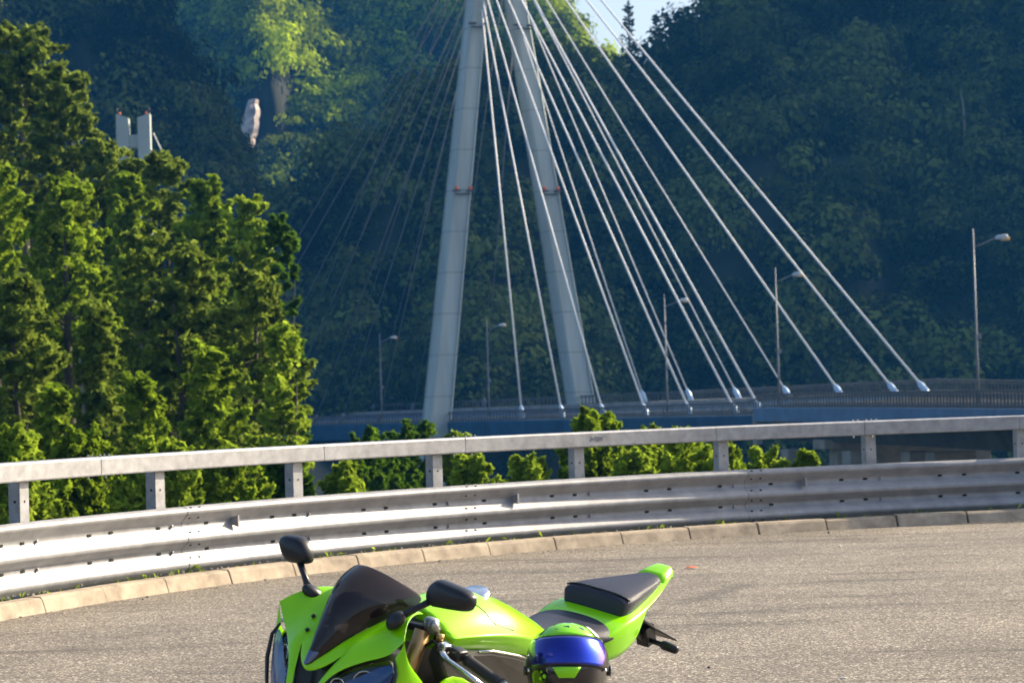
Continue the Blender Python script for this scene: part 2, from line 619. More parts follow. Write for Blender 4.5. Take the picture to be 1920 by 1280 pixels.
# weeds and litter in the gutter behind the kerb
cen, nr, sz = [], [], []
for k in range(950):
    p = RNG.uniform(80, 176)
    if math.sin(p * 1.7) + math.sin(p * 0.63 + 1) + RNG.normal() * 0.6 < 0.1:
        continue
    o = RNG.uniform(0.17, 0.42)
    h = abs(RNG.normal()) * 0.03 + 0.01
    q = arc(p, o, 0.10 + h * 0.7)
    cen.append(q); nr.append((RNG.normal(), RNG.normal(), 0.3)); sz.append(0.012 + h * 0.5)
v, q = leaves(np.array(cen), np.array(nr), np.array(sz), RNG, 0.25)
wd = np_mesh('weeds', v, q, M['leaf_c'], tint=RNG.uniform(0, 1, len(q)))
tag(wd, kind='stuff')
mb = MB()
for k in range(500):
    p = RNG.uniform(80, 176)
    c = arc(p, RNG.uniform(0.16, 0.30), 0.128) if k % 4 else arc(p, RNG.uniform(-0.25, -0.01), 0.004)
    s = abs(RNG.normal()) * 0.006 + 0.004
    mb.box(c, (s * 1.5, s, s), Matrix.Rotation(RNG.uniform(0, 3), 3, 'Z'))
gr = mb.build('grit', M['conc_warm'], smooth=False)
tag(gr, kind='stuff')

# ------------------------------------------------------------------ guardrail
gcen = arc(130, 0.45, 0)
rail = empty('guardrail', gcen, label='long curved galvanised steel guardrail with triple wave beam and square handrail along the kerb', cat='guardrail')


def rel(v):
    return Vector(v) - gcen


def sweep(prof, pa, pb, step=0.8, closed=False, off=0.0, skew=0.0):
    n = max(2, int(abs(pa - pb) / step) + 1)
    rows = []
    for k in range(n):
        p = pa + (pb - pa) * k / (n - 1)
        rows.append([rel(arc(p, o + off, z)) for o, z in prof])
    if closed:
        return rows
    return rows


BP = [(0.050, 0.682), (0.012, 0.662), (0.001, 0.645), (0.0, 0.630), (0.006, 0.612), (0.072, 0.548), (0.080, 0.530), (0.080, 0.505), (0.074, 0.490),
      (0.006, 0.424), (0.0, 0.410), (0.0, 0.388), (0.006, 0.372), (0.074, 0.322), (0.080, 0.305), (0.080, 0.280), (0.074, 0.265), (0.006, 0.200),
      (0.0, 0.187), (0.0, 0.166), (0.006, 0.150), (0.046, 0.108)]
POST0, PSTEP = 157.3, 7.79
posts = [POST0 + PSTEP * 2 - PSTEP * k for k in range(13)]
spl = [POST0 - 0.95 + 15.58 - 15.58 * k - 7.79 for k in range(8)]     # splices, every other post
spl = [175.5] + [s for s in spl if 83 < s < 172] + [80.0]
for a, b in zip(spl[:-1], spl[1:]):
    mb = MB()
    lap = 0.9
    rows = sweep(BP, a, b + 0.008, off=0.295)
    mb.grid(rows)
    # slots and splice bolt holes
    L = a - b
    for zc in (0.517, 0.292):
        for f in (0.09, 0.33, 0.41, 0.66, 0.74, 0.915):
            p = a - L * f
            c = rel(arc(p, 0.295 + 0.0755, zc + random.uniform(-0.004, 0.004)))
            rz = Matrix.Rotation(R_(p), 3, 'Z')
            mb.box(c, (0.004, 0.045, 0.020), rz, 1)
    for zc, oo in ((0.668, 0.018), (0.58, 0.036), (0.455, 0.032), (0.345, 0.034), (0.235, 0.036), (0.135, 0.018)):
        for dp in (-0.25, -0.75):
            p = a + dp
            c = rel(arc(p, 0.295 + oo, zc))
            mb.box(c, (0.012, 0.012, 0.012), Matrix.Rotation(R_(p), 3, 'Z'), 1)
    beam = mb.build('wave_beam', [M['galv'], M['slot']], rail, smooth=True, angle=50)
    md = beam.modifiers.new('solid', 'SOLIDIFY'); md.thickness = 0.003; md.offset = 1; md.use_rim = False
    # lap seam: a dark line where the next panel overlaps this one
    if b > 81:
        seam = []
        for k in range(3):
            p = b + 0.016 * (k - 1)
            seam.append([rel(arc(p, o + 0.2935, z)) for o, z in BP])
        MB().grid(seam).build('lap_seam', M['slot'], rail, smooth=False)
# posts and spacer
for p in posts:
    rz = Matrix.Rotation(R_(p), 3, 'Z')
    pm = MB()
    H = 1.0
    # C section open outwards: web towards the road, two flanges
    pm.box(rel(arc(p, 0.415, H / 2 - 0.15)), (0.006, 0.125, H + 0.3), rz)
    for s in (-1, 1):
        pm.box(rel(arc(p, 0.467, H / 2 - 0.15)) + rz @ Vector((0, s * 0.0595, 0)), (0.104, 0.006, H + 0.298), rz)
    for zc in (0.84,):
        pm.box(rel(arc(p, 0.4105, zc)), (0.003, 0.014, 0.018), rz, 1)
        pm.box(rel(arc(p, 0.46, zc)) + rz @ Vector((0, 0.0635, 0)), (0.02, 0.003, 0.02), rz, 1)
    po = pm.build('post', [M['galv_dull'], M['slot']], rail, smooth=False)
    sb = MB()
    sb.box(rel(arc(p, 0.393, 0.40)), (0.034, 0.10, 0.34), rz)
    sb.build('spacer_block', M['galv_dull'], rail, smooth=False, bevel=0.004)
    for zc in (0.517, 0.292):
        MB().box(rel(arc(p - 0.35, 0.295 + 0.066, zc)), (0.020, 0.026, 0.028), rz, taper=.8).build('bolt', M['galv'], rail, smooth=False, bevel=0.004)
# handrail: folded channel, three long lengths butted at bolted joints
HP = [(0.350, 1.0), (0.345, 1.012), (0.345, 1.140), (0.352, 1.152), (0.440, 1.158), (0.440, 1.150), (0.356, 1.144), (0.352, 1.014), (0.440, 1.004), (0.440, 0.996)]
joints = [175.5, 166.0, 153.2, 140.5, 132.6, 118.9, 111.0, 103.0, 90.5, 80.0]
for a, b in zip(joints[:-1], joints[1:]):
    mb = MB()
    rows = sweep(HP, a - 0.012, b + 0.012, step=1.0)
    mb.loft(rows)
    h = mb.build('handrail', M['galv_dull'], rail, smooth=False, bevel=0.003)
for p in (153.2, 132.6, 111.0):
    for d in (-0.7, -0.45, -0.2, 0.25, 0.5):
        c = rel(arc(p + d, 0.39, 1.166))
        MB().tube([c - Vector((0, 0, 0.012)), c + Vector((0, 0, 0.012))], 0.009, 6).build('joint_bolt', M['steel'], rail, smooth=False)
    for d in (-0.5, 0.5):
        MB().tube([rel(arc(p + d, .39, 0.975)), rel(arc(p + d, .39, 1.0))], 0.009, 6).build('joint_bolt', M['steel'], rail, smooth=False)
# felt pen scribble on the handrail
gp = 125.35
mb = MB()
strokes = [[(-.055, 0), (-.05, .05), (-.03, .012), (-.015, .055), (-.004, 0)], [(.0, .055), (.012, .004), (.022, .05), (.036, .004), (.055, .06)]]
for st in strokes:
    pts = []
    for u_, w_ in st:
        pts.append(rel(arc(gp - u_ / CR * 57.3 * 1.5, 0.3438, 1.055 + w_)))
    mb.tube(pts, 0.003, 5)
mb.build('pen_scribble', M['graf'], rail)
# reflector brackets in the upper wave
for p in (145.75, 130.0, 114.35, 161.0):
    rz = Matrix.Rotation(R_(p), 3, 'Z')
    mb = MB()
    # trapezoid plate standing out from the valley towards the road
    pts = [(0.376, -0.026), (0.376, 0.026), (0.292, 0.052), (0.292, -0.052)]
    a = [rel(arc(p, o, 0.517 + z)) for o, z in pts]
    tdir = Vector((math.sin(R_(p)), -math.cos(R_(p)), 0)) * 0.006
    mb.loft([[q - tdir for q in a], [q + tdir for q in a]])
    e = Vector((0, 0, 0.052))
    q = rel(arc(p, 0.288, 0.517))
    mb.loft([[q - e - tdir * 1.6, q - e + tdir * 1.6, q + e + tdir * 1.6, q + e - tdir * 1.6], [q + rz @ Vector((-.008, 0, 0)) - e - tdir * 1.6, q + rz @ Vector((-.008, 0, 0)) - e + tdir * 1.6, q + rz @ Vector((-.008, 0, 0)) + e + tdir * 1.6, q + rz @ Vector((-.008, 0, 0)) + e - tdir * 1.6]])
    mb.build('reflector_bracket', M['galv_dull'], rail, smooth=False)

# small things on the asphalt
q = ground_at(1296, 1066)
mb = MB()
mb.grid([[(-.05, -.02, 0.0), (-.02, -.045, .012), (.02, -.04, .012), (.055, -.01, .004)], [(-.06, 0, .012), (-.02, 0, .025), (.02, 0, .022), (.07, 0, .012)],
         [(-.05, .02, 0.0), (-.02, .04, .016), (.02, .045, .018), (.05, .015, .006)]])
lf = mb.build('fallen_leaf', M['leaf_red'], solid=0.002, sub=1, loc=(q[0], q[1], 0.004))
tag(lf, 'small curled orange leaf lying on the asphalt beyond the motorcycle tail', 'leaf')
for (px, py, s, lab, nm, ct, mt) in ((1581, 1271, .022, 'thin white paper scrap on the asphalt at the bottom edge', 'paper_scrap', 'litter', 'white_bit'),
                             (1329, 1252, .010, 'single black pebble on the asphalt right of the tail bracket', 'pebble', 'pebble', 'black_pl'),
                             (1554, 999, .016, 'black pebble lying close to the kerb foot', 'pebble', 'pebble', 'black_pl'),
                             (1575, 1025, .016, 'white pebble on the asphalt a step out from the kerb', 'pebble', 'pebble', 'white_bit')):
    q = ground_at(px, py)
    mb = MB()
    rr = []
    for z, k in ((0, .8), (.35, 1), (.8, .8), (1, .3)):
        rr.append([(math.cos(t) * s * k * (1 + .2 * math.sin(3 * t)), math.sin(t) * s * k * (.35 if nm == 'paper_scrap' else .8), z * s * (.3 if nm == 'paper_scrap' else 1.0)) for t in np.linspace(0, 2 * math.pi, 9)[:-1]])
    mb.loft(rr)
    tag(mb.build(nm, M[mt], loc=(q[0], q[1], 0.001)), lab, ct)
# ------------------------------------------------------------------ cable stayed bridge
BX, BY, BA, BC = 19.517, 190.609, 1.80914, 0.0021701
DW = 14.0


def deck(s, off=0.0, dz=0.0):
    """point on the deck: s metres along, off metres from the near cable plane to the far one"""
    aa = BA + BC * s / 2
    at_ = BA + BC * s
    x = BX + s * math.cos(aa) + off * math.sin(at_)
    y = BY + s * math.sin(aa) - off * math.cos(at_)
    zn = -0.35 if s < -2.3 else -0.90 - 0.009 * s
    zf = (-0.10 + 0.40 * max(0.0, min(1.0, (s + 25) / 25))) if s < 0 else 0.30 - 0.009 * s
    z = zn + (zf - zn) * off / DW
    return Vector((x, y, z + dz))


bcen = deck(81.5, 7, -16)
bridge = empty('cable_stayed_bridge', bcen, label='cable stayed road bridge with pale A shaped tower and white stay cables across the valley', cat='bridge')


def rb(v):
    return Vector(v) - bcen


def dsweep(prof, s0, s1, step=4.0):
    n = max(2, int(abs(s1 - s0) / step) + 1)
    return [[rb(deck(s0 + (s1 - s0) * k / (n - 1), o, z)) for o, z in prof] for k in range(n)]


# steel main deck (left of the movement joint) and concrete approach (right of it)
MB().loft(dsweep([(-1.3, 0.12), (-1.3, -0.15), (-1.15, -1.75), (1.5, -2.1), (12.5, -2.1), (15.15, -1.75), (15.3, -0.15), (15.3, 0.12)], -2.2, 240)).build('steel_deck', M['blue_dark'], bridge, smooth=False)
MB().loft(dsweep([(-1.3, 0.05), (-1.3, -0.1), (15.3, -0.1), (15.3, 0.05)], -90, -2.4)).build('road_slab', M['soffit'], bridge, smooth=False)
MB().loft(dsweep([(-1.55, 0.14), (-1.55, -0.85), (-1.15, -1.05), (-1.05, 0.14)], -90, -2.4)).build('edge_beam', M['blue_steel'], bridge, smooth=False)
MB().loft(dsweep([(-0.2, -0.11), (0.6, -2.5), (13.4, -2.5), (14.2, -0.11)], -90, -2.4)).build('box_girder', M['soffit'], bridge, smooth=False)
MB().box(rb(deck(-2.3, -1.2, -0.9)), (0.9, 0.5, 2.4), Matrix.Rotation(BA, 3, 'Z')).build('joint_block', M['conc_warm'], bridge, smooth=False)
# railings
for off in (-1.1, 15.0):
    mb = MB()
    for z, hh in ((1.15, 0.07), (0.95, 0.03), (0.28, 0.05)):
        mb.loft(dsweep([(off - 0.05, z - hh), (off - 0.05, z + hh), (off + 0.05, z + hh), (off + 0.05, z - hh)], -88, 200))
    s = -88
    k = 0
    while s < 200:
        big = k % 4 == 0
        c = deck(s, off, 0.63)
        mb.box(rb(c), (0.16 if big else 0.09, 0.12, 1.1), Matrix.Rotation(BA + BC * s, 3, 'Z'))
        s += 0.62 if s < 60 else 0.9
        k += 1
    mb.build('railing', M['rail_grey'], bridge, smooth=False)
# low crash kerb behind the near railing: catches the sun between the balusters
for off in (1.2, 12.8):
    mb = MB().loft(dsweep([(off - .18, 0.05), (off - .15, 0.42), (off + .15, 0.42), (off + .18, 0.05)], -88, 200))
    mb.build('crash_kerb', M['conc_warm'], bridge, smooth=False)
# support wall and piers below the approach
for s, wid, hh in ((-13, 12, 9), (-52, 9, 9)):
    c = deck(s, 7, -2.5 - hh / 2)
    MB().box(rb(c), (1.8, wid, hh), Matrix.Rotation(BA + BC * s, 3, 'Z')).build('pier', M['conc_warm'], bridge, smooth=False, bevel=0.05)
    MB().box(rb(deck(s, 7, -2.85)), (2.6, wid + 2.2, 0.7), Matrix.Rotation(BA + BC * s, 3, 'Z')).build('bearing_beam', M['conc_warm'], bridge, smooth=False, bevel=0.05)
for s, off, w in ((-20, 0.5, 2.0), (-26, 2.5, 1.6), (-30, 3.5, 3.0), (-8.5, -0.5, 1.5)):
    MB().box(rb(deck(s, off, -8.3)), (1.6, w, 10.6), Matrix.Rotation(BA, 3, 'Z')).build('pier_column', M['conc_warm'], bridge, smooth=False, bevel=0.05)

# the A shaped tower
TS = 81.5
ud = Vector((math.cos(BA + BC * TS), math.sin(BA + BC * TS), 0))       # along the deck
vd = Vector((ud.y, -ud.x, 0))                                         # across, near to far
apex_z = 63.0
feet = {0: deck(TS, -2.15, 0), 1: deck(TS, 15.6, 0)}
apex = deck(TS, 6.4, apex_z)
legs = {}


def leg_c(side, z):
    b = feet[side]
    t = (z - b.z) / (apex.z - b.z)
    return b + (apex - b) * t


for side in (0, 1):
    leg = MB()
    rings = []
    for z in (-19, 0, 20, 40, 52, 62):
        c = leg_c(side, z)
        wv = 1.28 - 0.0075 * max(z, 0)           # half width across
        wu = 1.35 - 0.004 * max(z, 0)            # half depth along
        ch = 0.18
        ring = []
        for a, b in ((-1, -1), (1, -1), (1, 1), (-1, 1)):
            for k in (0, 1):
                sx = a * (wv - (ch if (k == 0) == (a * b > 0) else 0))
                sy = b * (wu - (ch if (k == 0) != (a * b > 0) else 0))
                ring.append(rb(c + vd * sx + ud * sy))
        rings.append(ring)
    leg.loft(rings)
    lo = leg.build('tower_leg', M['tower'], bridge, smooth=False)
    for z, col in ((24.0, 'orange_light'), (42.6, None)):
        c = leg_c(side, z)
        for sx in (-0.9, 0.75):
            br = MB().box(rb(c + vd * sx - ud * 1.6 + Vector((0, 0, -0.12))), (0.75, 0.6, 0.16), Matrix.Rotation(BA + BC * TS - math.pi / 2, 3, 'Z'))
            bo = br.build('light_bracket', M['rail_grey'], lo, smooth=False)
            if col:
                hd = MB().tube([rb(c + vd * sx - ud * 1.6 + Vector((0, 0, z_))) for z_ in (0, 0.1, 0.34, 0.42)], [0.16, 0.22, 0.2, 0.08], 8)
                hd.build('beacon', M[col], lo)
        band = MB().box(rb(c - ud * 1.30 + Vector((0, 0, -0.45))), (1.7, 0.16, 0.12), Matrix.Rotation(BA + BC * TS - math.pi / 2, 3, 'Z'))
        band.build('access_rail', M['rail_grey'], lo, smooth=False)
MB().box(rb(leg_c(0, 57) * 0.5 + leg_c(1, 57) * 0.5), (2.6, 2.4, 13), Matrix.Rotation(BA + BC * TS - math.pi / 2, 3, 'Z'), taper=0.8).build('tower_head', M['concrete'], bridge, smooth=False)

# stay cables
K = [0, 6.01, 17.2, 28.4, 39.7, 50.9, 62.1]
NEAR_T = [158, 125, 96, 62, 30, 5, -14]
FAR_T = [240, 213, 175, 128, 92, 45, -59]


def stay(s, side, z_top, rad):
    off = 0.0 if side == 0 else DW
    foot = deck(s, off, 0.25)
    lc = leg_c(side, z_top)
    sgn = -1 if s < TS else 1
    top = lc + ud * (sgn * 1.15) + vd * (0.3 if side == 0 else -0.3)
    d = (top - foot).normalized()
    mb = MB().tube([rb(foot + d * 1.2), rb(foot.lerp(top, .5) - Vector((0, 0, 0.1))), rb(top)], rad, 8)
    c = mb.build('stay_cable', M['cable' if s < TS else 'cable_shaded'], bridge)
    MB().tube([rb(foot - d * 2.2), rb(foot - d * .1), rb(foot + d * 0.1), rb(foot + d * 1.0), rb(foot + d * 1.4)], [0.14, 0.16, 0.27, 0.27, 0.13], 10).build('anchor', M['cable_end' if s < TS else 'cable_shaded'], c)


for k, s in enumerate(K):
    for side in (0, 1):
        tt = NEAR_T[k] if side == 0 else FAR_T[k]
        depth = leg_c(side, 40).y
        # height of the tower attachment, read from the photograph once
        zt = EYE + (733 + tt) / FPX * depth * 1.0 - 0.3
        zt = min(zt, 61.0)
        stay(s, side, zt, 0.098 if side == 0 or k < 3 else 0.07)
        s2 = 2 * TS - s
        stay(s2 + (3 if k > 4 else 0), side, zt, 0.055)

# street lamps standing on the near edge of the deck
LP = [(-47.6, 0.0), (-6.3, 0.0), (21.0, 0.0), (69.5, 0.0), (101.0, 0.0), (131.0, 0.0)]
LL = ['tall grey street lamp on the concrete approach, nearest and rightmost of the bridge lamps', 'grey street lamp standing at the deck joint between the outer stay cables',
      'grey street lamp on the deck behind the crossing middle stay cables', 'dim grey street lamp on the deck between the two tower legs',
      'dim street lamp on the deck just left of the near tower leg', 'faint street lamp farthest along the deck beside the tree edge']
for (s, _), lab in zip(LP, LL):
    b = deck(s, -0.75, 0.1)
    t = empty('street_lamp', b, label=lab, cat='street lamp', group='street lamps along the bridge deck')
    t.rotation_euler = (0, 0, BA + BC * s - math.pi / 2)
    # local: +x across the deck, +y along it
    MB().tube([(0, 0, 0), (0, 0, 3), (0, 0, 10.7)], [0.10, 0.08, 0.045], 10).build('pole', M['lamp_pole'], t)
    MB().tube([(0, 0, 9.6), (0.5, 0, 9.75), (1.2, 0, 10.05), (1.5, 0, 10.12)], 0.04, 8).build('arm', M['lamp_pole'], t)
    rings = []
    for x, hw, zt, zb in ((1.35, .08, 10.18, 10.04), (1.6, .17, 10.30, 10.02), (1.95, .2, 10.34, 10.02), (2.15, .12, 10.28, 10.06)):
        rings.append([(x, -hw, zb), (x, hw, zb), (x, hw * .8, zt), (x, -hw * .8, zt)])
    hd = MB().loft(rings).build('lamp_head', M['lamp_head'], t, bevel=0.03)
    MB().box((1.98, 0, 10.06), (0.46, 0.36, 0.22)).build('lamp_cover', M['lamp_glass'], hd, bevel=0.03)
    MB().box((0.18, 0, 4.3), (0.22, 0.2, 0.32)).build('control_box', M['lamp_pole'], t, smooth=False, bevel=0.02)
    MB().box((0, 0, 0.25), (0.34, 0.34, 0.5)).build('base', M['lamp_pole'], t, smooth=False, bevel=0.03)

# the second, distant pylon looking out of the trees
pc = at(252, 285, 205)
pz = gz(pc[0], pc[1])
pyl = empty('distant_pylon', (pc[0], pc[1], pz), rot=(0, 0, R_(4)), label='distant pale blue H shaped concrete pylon with red lamps rising out of the trees', cat='pylon')
ptop = EYE + (743 - 203) / FPX * 205 - pz
for sx in (-1, 1):
    lg = MB().loft([[(sx * 0.90 + a * 0.52, b * .8, z) for a, b in ((-1, -1), (1, -1), (1, 1), (-1, 1))] for z in (0, ptop - 0.4)] +
                   [[(sx * 0.90 + a * 0.52, b * .8, ptop - (0.35 if a * sx < 0 else 0.0)) for a, b in ((-1, -1), (1, -1), (1, 1), (-1, 1))]])
    lo = lg.build('pylon_leg', M['concrete'], pyl, smooth=False)
    MB().tube([(sx * 1.1, -.5, ptop), (sx * 1.1, -.5, ptop + .15)], 0.09, 8).build('beacon', M['orange_light'], lo)
    MB().tube([(sx * 1.35, 0, ptop), (sx * 1.35, 0, ptop + .6)], 0.04, 6).build('lightning_rod', M['rail_grey'], lo)
MB().box((0, 0, ptop - 2.3), (0.8, 1.2, 1.05)).build('cross_beam', M['concrete'], pyl, smooth=False)
MB().tube([(1.65, 0, ptop - 1.6), (2.6, -.4, ptop - 3.8)], 0.05, 6).build('stay_cable', M['cable'], pyl)

# ------------------------------------------------------------------ forested hills
def proto_crowns(n, nq, rng, flat=0.75):
    """unit tree crowns built of leaf clumps; returns list of (verts, tint)"""
    out = []
    for _ in range(n):
        nc = 16
        cd = unit(rng.normal(size=(nc, 3)))
        cd[:, 2] = np.abs(cd[:, 2]) * 0.9 - 0.1
        cd = unit(cd) * rng.uniform(0.5, 0.78, (nc, 1))
        ci = rng.integers(0, nc, nq)
        dirs = unit(rng.normal(size=(nq, 3)))
        dirs[:, 2] = np.where(dirs[:, 2] < -0.3, -dirs[:, 2], dirs[:, 2])
        pos = cd[ci] + dirs * rng.uniform(0.25, 0.42, (nq, 1))
        pos[:, 2] *= flat * 1.15
        nrm = dirs + 0.5 * unit(pos) + rng.normal(size=(nq, 3)) * 0.22
        v, q = leaves(pos, nrm, rng.uniform(0.045, 0.10, nq), rng, 0.7)
        ct = rng.uniform(0, 1, nc)
        out.append((v, np.clip(0.22 + ct[ci] * 0.34 + rng.uniform(0, 0.2, nq), 0, 1)))
    return out


def hill(name, cols, nv, noise_amp, seed, floor_z=-14.0, pw=1.0, ribs=(), nu=110):
    """cols: (px, ridge py, foot depth, ridge depth). Returns a sampler over the surface."""
    cols = sorted(cols)
    xs = np.array([c[0] for c in cols], float)
    rng = np.random.default_rng(seed)
    U = np.linspace(xs[0], xs[-1], nu)
    ry = np.interp(U, xs, [c[1] for c in cols])
    fd = np.interp(U, xs, [c[2] for c in cols])
    rd = np.interp(U, xs, [c[3] for c in cols])
    V = np.linspace(0, 1, nv)
    G = np.zeros((nv + 3, len(U), 3))
    ph = rng.uniform(0, 6, 8)
    for j, u in enumerate(U):
        top = at(u, ry[j], rd[j])
        # azimuth of the column on the ground
        ax = (top[0]) / rd[j]
        for i, v in enumerate(V):
            d = fd[j] + (rd[j] - fd[j]) * v
            z = floor_z + (top[2] - floor_z) * (v ** pw)
            w = math.sin(math.pi * v) ** 0.7
            dd = noise_amp * w * (math.sin(u * .011 + ph[0] + v * 2.3) * .6 + math.sin(u * .027 + ph[1] - v * 4) * .35 + math.sin(u * .006 + ph[2] + v * 7) * .45 + math.sin(u * .05 + ph[3] + v * 11) * .16)
            for rc, rw, ra in ribs:
                sway = 26 * math.sin(v * 7 + rc)
                dd -= ra * math.exp(-((u - rc - sway) / rw) ** 2) * w * (0.75 + 0.25 * math.sin(v * 19 + rc * .3))
            G[i, j] = (ax * (d + dd), d + dd, z)
        for k in range(3):
            keep = max(0.0, min(1.0, (u - 1500) / 700.0))  # unseen back of the right hill, raised to cast shade leftwards
            back = (40, 80, 120)[k] * (1 + keep * (0.5 + k))
            G[nv + k, j] = (ax * (rd[j] + back), rd[j] + back, top[2] - (9 * (k + 1) ** 1.4) * (1 - keep) + keep * (45, 75, -90)[k])
    ob = MB().grid([[tuple(p) for p in row] for row in G]).build(name, M['hill'])
    tag(ob, kind='structure')
    return G, U


def plant(name, G, count, rmin, rmax, protos, material, rng, pxr=None, avoid=None, tint_bias=0.0):
    nv, nu = G.shape[:2]
    # sample cells by area
    a = np.linalg.norm(np.cross(G[1:, :-1] - G[:-1, :-1], G[:-1, 1:] - G[:-1, :-1]), axis=-1)
    px_ok = np.ones_like(a)
    if pxr is not None:
        px_ok *= pxr[None, :-1]
    a = a * px_ok
    a[-2:] *= 0.3
    p = (a / a.sum()).ravel()
    idx = rng.choice(p.size, count, p=p)
    i, j = np.divmod(idx, nu - 1)
    fu, fv = rng.uniform(size=(2, count))
    P = (G[i, j] * ((1 - fu) * (1 - fv))[:, None] + G[i, j + 1] * (fu * (1 - fv))[:, None] + G[i + 1, j] * ((1 - fu) * fv)[:, None] + G[i + 1, j + 1] * (fu * fv)[:, None])
    R = rng.uniform(rmin, rmax, count) * np.where(rng.uniform(size=count) < 0.15, 1.3, 1.0)
    if avoid is not None:
        ok = np.linalg.norm((P - avoid[0]) * np.array([1, .6, .75]), axis=1) > avoid[1] + R
        P, R = P[ok], R[ok]
    Vs, Ts = [], []
    ang = rng.uniform(0, 2 * math.pi, len(P))
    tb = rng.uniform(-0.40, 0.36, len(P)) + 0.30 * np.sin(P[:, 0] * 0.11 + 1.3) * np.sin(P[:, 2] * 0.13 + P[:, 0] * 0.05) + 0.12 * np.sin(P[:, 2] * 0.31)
    hs = rng.uniform(0.8, 1.45, len(P))
    for k in range(len(P)):
        v, t = protos[k % len(protos)]
        c, s = math.cos(ang[k]), math.sin(ang[k])
        w = np.stack([(v[:, 0] * c - v[:, 1] * s) * R[k], (v[:, 0] * s + v[:, 1] * c) * R[k], v[:, 2] * R[k] * hs[k]], 1)
        Vs.append(w + P[k] + np.array([0, 0, R[k] * 0.35]))
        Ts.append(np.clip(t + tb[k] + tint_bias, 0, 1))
    V = np.concatenate(Vs)
    o = np_mesh(name, V, np.arange(len(V)).reshape(-1, 4), material, tint=np.concatenate(Ts))
    tag(o, kind='stuff')
    return o


rng = np.random.default_rng(5)
PR = proto_crowns(8, 380, rng)
# the shaded hill behind the bridge, climbing to the right
HR = [(380, 660, 330, 345), (470, 525, 330, 350), (545, 425, 325, 352), (640, 358, 320, 356), (760, 255, 315, 362), (830, 205, 310, 368), (900, 160, 305, 374), (980, 135, 300, 380), (1060, 160, 300, 385),
      (1105, 168, 300, 388), (1150, 150, 300, 392), (1220, 148, 300, 398), (1285, 108, 300, 405), (1335, 30, 300, 412), (1500, -150, 300, 430), (1700, -330, 302, 450), (1950, -560, 306, 465), (2300, -1000, 322, 440), (2900, -1380, 338, 408), (3600, -1500, 345, 412), (4400, -1500, 350, 420), (5600, -1300, 360, 430)]  # unseen steep columns at the right end, added to shade bridge and left hill
GR, UR = hill('hill', HR, 30, 15.0, 3, nu=150)
mask = ((UR > 440) & (UR < 2500)).astype(float)
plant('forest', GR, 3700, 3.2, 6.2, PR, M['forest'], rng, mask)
# the far mountain side, catching the sun on its spurs
HF = [(-900, -700, 640, 700), (-300, -620, 640, 700), (0, -560, 640, 700), (300, -430, 640, 700), (540, -290, 640, 702), (600, -260, 656, 704), (800, -150, 660, 704), (930, -70, 656, 704), (1000, -10, 642, 704), (1040, 40, 642, 704), (1085, 115, 642, 702), (1200, 250, 642, 698), (1400, 380, 642, 695)]
# ribs of the far mountain: (picture column, width, how far they stand out)
RIBS = [(470, 56, 30), (600, 24, 13), (395, 26, 9), (345, 22, 7), (1040, 40, 14), (250, 40, 10), (545, 22, 12)]
GF, UF = hill('far_hill', HF, 40, 5.0, 9, pw=0.95, ribs=RIBS, nu=220)
ju = int(np.argmin(np.abs(UF - 467)))
py_ = [733 - (p[2] - EYE) / p[1] * FPX + (960 - 467) * .0297 for p in GF[:40, ju]]
ROCK = GF[int(np.argmin(np.abs(np.array(py_) - 232))), ju]
mask = ((UF > 60) & (UF < 1180)).astype(float)
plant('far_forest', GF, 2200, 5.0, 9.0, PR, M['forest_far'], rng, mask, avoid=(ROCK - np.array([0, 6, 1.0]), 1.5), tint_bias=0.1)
# the dark spur on the left
HL = [(-700, -500, 360, 404), (-200, -330, 360, 404), (80, -120, 360, 404), (250, -10, 362, 404), (330, 125, 364, 404), (395, 260, 366, 408), (450, 370, 370, 409), (545, 470, 372, 408), (640, 560, 375, 405)]
GL, UL = hill('left_hill', HL, 22, 7.0, 21)
mask = ((UL > -250) & (UL < 640)).astype(float)
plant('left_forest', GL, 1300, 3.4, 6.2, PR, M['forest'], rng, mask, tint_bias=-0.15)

# ------------------------------------------------------------------ trees and bushes beyond the guardrail
def gz_at(x, y):
    return gz(x, y)


